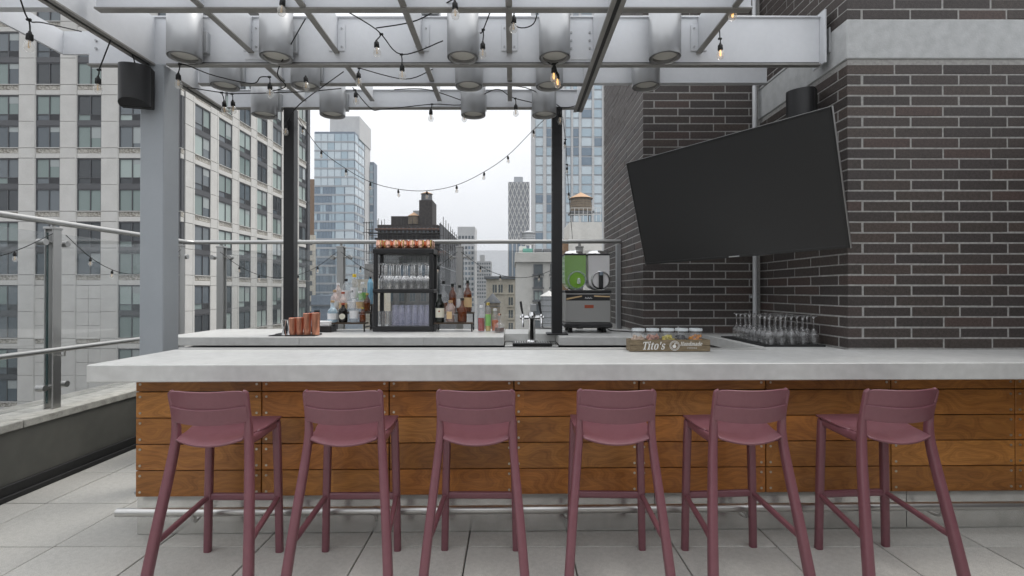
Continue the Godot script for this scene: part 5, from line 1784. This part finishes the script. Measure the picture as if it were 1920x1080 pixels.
func build_crate() -> void:
	var p := Vector3(1.085, 1.0905, -3.535)
	var t := thing("garnish_crate", "slatted wooden crate with white lettering holding five garnish jars", "crate", p, 0.012)
	for z in [-0.052, 0.052]:
		for j in 2:
			uv_shift = Vector2(rng.randf(), rng.randf())
			box_part(t, "slat", M.crate_wood, Vector3(0, 0.022 + 0.041 * j, z), Vector3(0.552, 0.039, 0.010), 0.0015)
	for x in [-0.271, 0.271]:
		uv_shift = Vector2(rng.randf(), rng.randf())
		box_part(t, "end_panel", M.crate_wood, Vector3(x, 0.042, 0), Vector3(0.010, 0.080, 0.094), 0.0015)
	box_part(t, "bottom_board", M.crate_wood, Vector3(0, 0.006, 0), Vector3(0.53, 0.010, 0.094), 0.0)
	uv_shift = Vector2.ZERO
	var serif := SystemFont.new()
	serif.font_names = PackedStringArray(["Droid Serif"])
	serif.font_italic = true
	serif.font_weight = 700
	var sans := SystemFont.new()
	sans.font_names = PackedStringArray(["Droid Sans"])
	for q in [["Tito's", serif, 0.074, Vector3(-0.112, 0.041, 0.0578), "brand_lettering"], ["Handmade", serif, 0.036, Vector3(0.146, 0.054, 0.0578), "script_lettering"], ["V O D K A", sans, 0.016, Vector3(0.150, 0.026, 0.0578), "small_lettering"]]:
		var tm := TextMesh.new()
		tm.text = q[0]
		tm.font = q[1]
		tm.font_size = 64
		tm.pixel_size = q[2] / 64.0
		tm.depth = 0.0008
		var o := MeshInstance3D.new()
		o.name = q[4]
		o.mesh = tm
		o.material_override = M.white_paint
		o.transform = Transform3D(Basis(Vector3(0.76 if q[1] == serif else 1.0, 0, 0), Vector3(0.24 if q[1] == serif else 0.0, 1, 0), Vector3(0, 0, 1)), q[3])
		t.add_child(o, true)
	# round emblem: a ring with a small pot still inside
	var s := st()
	var b := Basis(Vector3.RIGHT, Vector3(0, 0, 1), Vector3(0, -1, 0))
	for rr in [[0.031, 0.034], [0.024, 0.0265]]:
		lathe(s, [Vector2(rr[0], 0.0), Vector2(rr[1], 0.0), Vector2(rr[1], 0.0012), Vector2(rr[0], 0.0012), Vector2(rr[0], 0.0)], 28, Vector3(0.030, 0.042, 0.0571), b)
	lathe(s, [Vector2(0.0125, 0.0), Vector2(0.0125, 0.001), Vector2(0.0, 0.0012)], 18, Vector3(0.028, 0.037, 0.0571), b)
	box(s, Vector3(0.032, 0.054, 0.0576), Vector3(0.006, 0.014, 0.0011))
	box(s, Vector3(0.040, 0.0595, 0.0576), Vector3(0.014, 0.004, 0.0011))
	done(s, "round_emblem", M.white_paint, t)
	var fills := [[0.66, 0.50, 0.38, "pale pink garnish"], [0.55, 0.27, 0.20, "pink and green garnish"], [0.58, 0.48, 0.08, "yellow green garnish"], [0.045, 0.035, 0.035, "dark berries"], [0.66, 0.27, 0.04, "orange peel"]]
	for i in 5:
		var x: float = [-0.205, -0.105, 0.0, 0.098, 0.197][i]
		var j := thing("garnish_jar", "glass jar with a clear lid holding %s in the wooden crate" % fills[i][3], "jar", p + Vector3(x, 0.0115, -x * 0.012), 0.0, "garnish jars in the crate")
		s = st()
		lathe(s, [Vector2(0, 0), Vector2(0.043, 0.0), Vector2(0.046, 0.006), Vector2(0.046, 0.11), Vector2(0.041, 0.122), Vector2(0.041, 0.128)], 24)
		done(s, "glass_body", M.jar_glass, j)
		s = st()
		lathe(s, [Vector2(0, 0.128), Vector2(0.045, 0.128), Vector2(0.046, 0.138), Vector2(0.043, 0.147), Vector2(0.0, 0.148)], 24)
		done(s, "lid", glassy(Color(0.85, 0.87, 0.88), 0.72, 0.15), j)
		var m := mk(lin(fills[i][0], fills[i][1], fills[i][2]), 0.6)
		s = st()
		for k in 70:
			var a := rng.randf() * TAU
			var r := sqrt(rng.randf()) * 0.039
			var c := Vector3(cos(a) * r, 0.010 + 0.085 * rng.randf(), sin(a) * r)
			var bas := Basis(Vector3(rng.randf() - 0.5, rng.randf() - 0.5, rng.randf() - 0.5).normalized(), rng.randf() * TAU)
			box(s, Vector3.ZERO, Vector3(0.022, 0.014, 0.008) * rng.randf_range(0.7, 1.3), 0.002, Transform3D(bas, c))
		done(s, "garnish", m, j)

# ---------------------------------------------------------------- string lights
var socket_mesh: Mesh
var bulb_mesh: Mesh
var filament_mesh: Mesh

func string_lights(label: String, path: Array, drops: Array, lit := false, scale := 1.0, r := 0.0042) -> void:
	var t := thing("string_lights", label, "string lights", Vector3.ZERO, 0.0, "string lights on the pergola and rails")
	if socket_mesh == null:
		var s := st()
		lathe(s, [Vector2(0, 0.0), Vector2(0.007, 0.0), Vector2(0.0105, -0.012), Vector2(0.017, -0.018), Vector2(0.0185, -0.05), Vector2(0.016, -0.054), Vector2(0, -0.054)], 16)
		socket_mesh = s.commit()
		s = st()
		lathe(s, [Vector2(0.0125, -0.052), Vector2(0.0155, -0.062), Vector2(0.0245, -0.078), Vector2(0.0275, -0.092), Vector2(0.0255, -0.105), Vector2(0.017, -0.117), Vector2(0.007, -0.1225), Vector2(0, -0.1235)], 20)
		bulb_mesh = s.commit()
		s = st()
		for k in 2:
			tube(s, [Vector3(0.004 - 0.008 * k, -0.055, 0), Vector3(0.007 - 0.014 * k, -0.085, 0), Vector3(0.003 - 0.006 * k, -0.10, 0.002)], 0.0012, 5)
		tube(s, [Vector3(0, -0.055, 0.004), Vector3(0, -0.10, 0.003)], 0.0022, 6)
		filament_mesh = s.commit()
	var s := st()
	var sm := smooth_path(path, 6) if path.size() > 1 else []
	if sm.size() > 1:
		tube(s, sm, r, 7)
	for d in drops:
		if sm.size() > 0:
			var best: Vector3 = sm[0]
			for q in sm:
				if q.distance_to(d) < best.distance_to(d):
					best = q
			if best.distance_to(d) > 0.004 and best.distance_to(d) < 0.3:
				tube(s, [best, (best + d) * 0.5 + Vector3(0.003, 0, 0), d], r, 6)
				tube(s, [best + Vector3(-0.012, 0, 0), best, best + Vector3(0.012, 0, 0)], r * 1.9, 7)
	done(s, "cable", M.rubber, t)
	for d in drops:
		var b := Basis(Vector3(rng.randf_range(-1, 1), 0, rng.randf_range(-1, 1)).normalized(), rng.randf_range(0.0, 0.14)).scaled(Vector3.ONE * scale)
		var xf := Transform3D(b, d)
		put(t, "socket", socket_mesh, M.rubber, xf)
		var g := put(t, "bulb", bulb_mesh, M.bulb, xf)
		put(g, "filament", filament_mesh, M.filament_lit if lit else M.filament)

func build_strings() -> void:
	string_lights("string light strand at the outer corner with one bulb before the stone block", [Vector3(-2.6, 3.42, -2.5), Vector3(-2.79, 3.2, -2.85), Vector3(-2.87, 3.12, -3.00), Vector3(-3.06, 3.26, -3.30), Vector3(-3.24, 3.46, -3.80)], [Vector3(-2.862, 3.05, -3.0)])
	string_lights("short string light drop below the side beam beside the column loudspeaker", [Vector3(-2.70, 3.20, -3.40), Vector3(-2.86, 3.04, -3.50)], [Vector3(-2.866, 2.995, -3.5)])
	string_lights("black cable dropping from the pergola into the column loudspeaker", [Vector3(-2.72, 3.20, -3.62), Vector3(-2.76, 3.17, -3.70), Vector3(-2.78, 3.14, -3.72)], [])
	string_lights("string light strand from the column along the main beam to the adaptor", [Vector3(-2.49, 3.20, -3.77), Vector3(-2.42, 3.19, -3.77), Vector3(-2.30, 3.17, -3.90), Vector3(-2.06, 3.15, -4.00), Vector3(-1.99, 3.20, -4.0), Vector3(-1.93, 3.21, -4.02)], [Vector3(-2.482, 3.13, -3.76), Vector3(-1.925, 3.165, -4.02)])
	string_lights("string light cable slanting down from the second downlight", [Vector3(-1.48, 3.46, -3.62), Vector3(-1.64, 3.30, -3.72), Vector3(-1.81, 3.19, -3.90), Vector3(-1.79, 3.13, -4.00), Vector3(-1.94, 3.13, -4.10)], [])
	string_lights("string light strand with a pair of bulbs under the first middle downlight", [Vector3(-2.70, 3.20, -4.20), Vector3(-2.47, 3.22, -4.38), Vector3(-2.38, 3.225, -4.40), Vector3(-1.85, 3.24, -4.40), Vector3(-1.52, 3.31, -4.50)], [Vector3(-2.505, 3.165, -4.40), Vector3(-2.43, 3.17, -4.40), Vector3(-1.69, 3.27, -4.14)])
	string_lights("string light cable falling towards the first black post", [Vector3(-1.40, 3.33, -4.20), Vector3(-1.89, 3.17, -4.50), Vector3(-2.12, 3.13, -4.80)], [Vector3(-2.14, 3.10, -4.79)])
	string_lights("string light strand with two bulbs in front of the main beam middle", [Vector3(-1.20, 3.44, -3.40), Vector3(-0.94, 3.32, -3.50), Vector3(-0.81, 3.24, -3.70), Vector3(-0.50, 3.32, -3.66)], [Vector3(-0.939, 3.245, -3.5), Vector3(-0.806, 3.17, -3.7)])
	string_lights("string light strand rising past the front cross beam", [Vector3(-0.94, 3.33, -3.50), Vector3(-0.64, 3.33, -3.40), Vector3(-0.37, 3.36, -3.20), Vector3(-0.16, 3.42, -3.10)], [Vector3(-0.362, 3.345, -3.195)])
	string_lights("string light drop beside the third front downlight", [Vector3(-0.09, 3.42, -3.22), Vector3(-0.205, 3.37, -3.60), Vector3(-0.235, 3.41, -3.72)], [Vector3(-0.208, 3.285, -3.6)])
	string_lights("thick looped string light cable beside the fourth front downlight", [Vector3(0.012, 3.44, -3.38), Vector3(0.03, 3.37, -3.55), Vector3(0.15, 3.37, -3.52), Vector3(0.18, 3.42, -3.30)], [Vector3(0.013, 3.365, -3.4)])
	string_lights("long string light strand with four bulbs along the back cross beam", [Vector3(-1.45, 3.36, -4.60), Vector3(-1.34, 3.24, -4.80), Vector3(-1.21, 3.23, -4.79), Vector3(-0.76, 3.28, -4.80), Vector3(-0.45, 3.28, -4.80), Vector3(-0.15, 3.35, -4.62), Vector3(0.03, 3.32, -4.76), Vector3(0.45, 3.25, -4.80), Vector3(0.62, 3.27, -4.80)], [Vector3(-0.77, 3.235, -4.795), Vector3(-0.455, 3.23, -4.795), Vector3(0.036, 3.27, -4.76), Vector3(0.455, 3.21, -4.80), Vector3(-1.43, 3.33, -4.62)])
	string_lights("string light swag between the purlins behind the main beam", [Vector3(-1.27, 3.36, -4.20), Vector3(-0.91, 3.31, -4.30), Vector3(-0.66, 3.35, -4.20)], [Vector3(-1.275, 3.33, -4.2)])
	string_lights("black cable lying along the mid cross beam", [Vector3(-1.07, 3.34, -4.60), Vector3(-0.77, 3.34, -4.60), Vector3(-0.45, 3.30, -4.78)], [])
	string_lights("string light cable crossing to the fourth back downlight", [Vector3(-0.30, 3.33, -4.50), Vector3(0.12, 3.35, -4.58), Vector3(0.45, 3.26, -4.80)], [])
	string_lights("pair of glowing bulbs under the fourth front downlight", [Vector3(0.27, 3.222, -3.79), Vector3(0.30, 3.20, -3.775), Vector3(0.345, 3.222, -3.79)], [Vector3(0.31, 3.185, -3.765), Vector3(0.337, 3.155, -3.80)], true)
	string_lights("glowing bulb hanging from the last purlin near the brick pier", [Vector3(1.52, 3.42, -3.70), Vector3(1.527, 3.36, -3.71)], [Vector3(1.527, 3.325, -3.705)], true)
	string_lights("bulb hanging from the front cross beam near the brick pier", [Vector3(1.42, 3.46, -3.25), Vector3(1.435, 3.42, -3.29)], [Vector3(1.437, 3.395, -3.295)], true)
	string_lights("bulb hanging in front of the second front downlight", [Vector3(-1.40, 3.42, -3.2), Vector3(-1.448, 3.39, -3.195)], [Vector3(-1.448, 3.365, -3.195)])
	# the swag between the black posts
	var sw := [Vector3(-2.12, 3.25, -4.935), Vector3(-2.04, 3.12, -4.935), Vector3(-1.86, 2.88, -4.935), Vector3(-1.62, 2.70, -4.935), Vector3(-1.38, 2.57, -4.935), Vector3(-1.11, 2.50, -4.935), Vector3(-0.83, 2.485, -4.935), Vector3(-0.54, 2.54, -4.935), Vector3(-0.27, 2.67, -4.935), Vector3(-0.04, 2.83, -4.935), Vector3(0.21, 3.08, -4.935), Vector3(0.40, 3.26, -4.935)]
	var dr := []
	for i in range(1, 11):
		dr.append(sw[i] + Vector3(0, -0.004, 0))
	string_lights("long drooping string light swag hung between the two black posts", sw, dr, false, 0.62, 0.003)
	string_lights("string light strand running down from the second black post to the rail", [Vector3(0.49, 3.19, -4.88), Vector3(0.53, 2.94, -4.98), Vector3(0.59, 2.60, -5.30), Vector3(0.70, 2.11, -5.86)], [Vector3(0.52, 2.98, -4.97), Vector3(0.56, 2.77, -5.14), Vector3(0.60, 2.55, -5.35)], false, 0.6, 0.003)
	# swags behind the glass
	var ends := [[Vector3(-3.70, 1.97, -2.2), Vector3(-3.70, 1.97, -4.08), "string light swag on the side balustrade before the tall steel post"], [Vector3(-3.70, 1.97, -4.2), Vector3(-3.70, 1.97, -5.66), "string light swag on the side balustrade behind the grey column"], [Vector3(-3.38, 1.96, -5.86), Vector3(-2.02, 1.96, -5.86), "string light swag on the rear balustrade behind the first black post"], [Vector3(-1.98, 1.96, -5.86), Vector3(-0.63, 1.96, -5.86), "string light swag on the rear balustrade behind the black rack"], [Vector3(-0.59, 1.96, -5.86), Vector3(0.77, 1.96, -5.86), "string light swag on the rear balustrade behind the beer tap"]]
	for e in ends:
		var pts := []
		var dd := []
		for k in 7:
			var q := k / 6.0
			var p: Vector3 = e[0].lerp(e[1], q) + Vector3(0, -0.30 * 4.0 * q * (1.0 - q), 0)
			pts.append(p)
			if k in [1, 2, 4, 5]:
				dd.append(p + Vector3(0, -0.004, 0))
		string_lights(e[2], pts, dd, false, 0.6, 0.003)
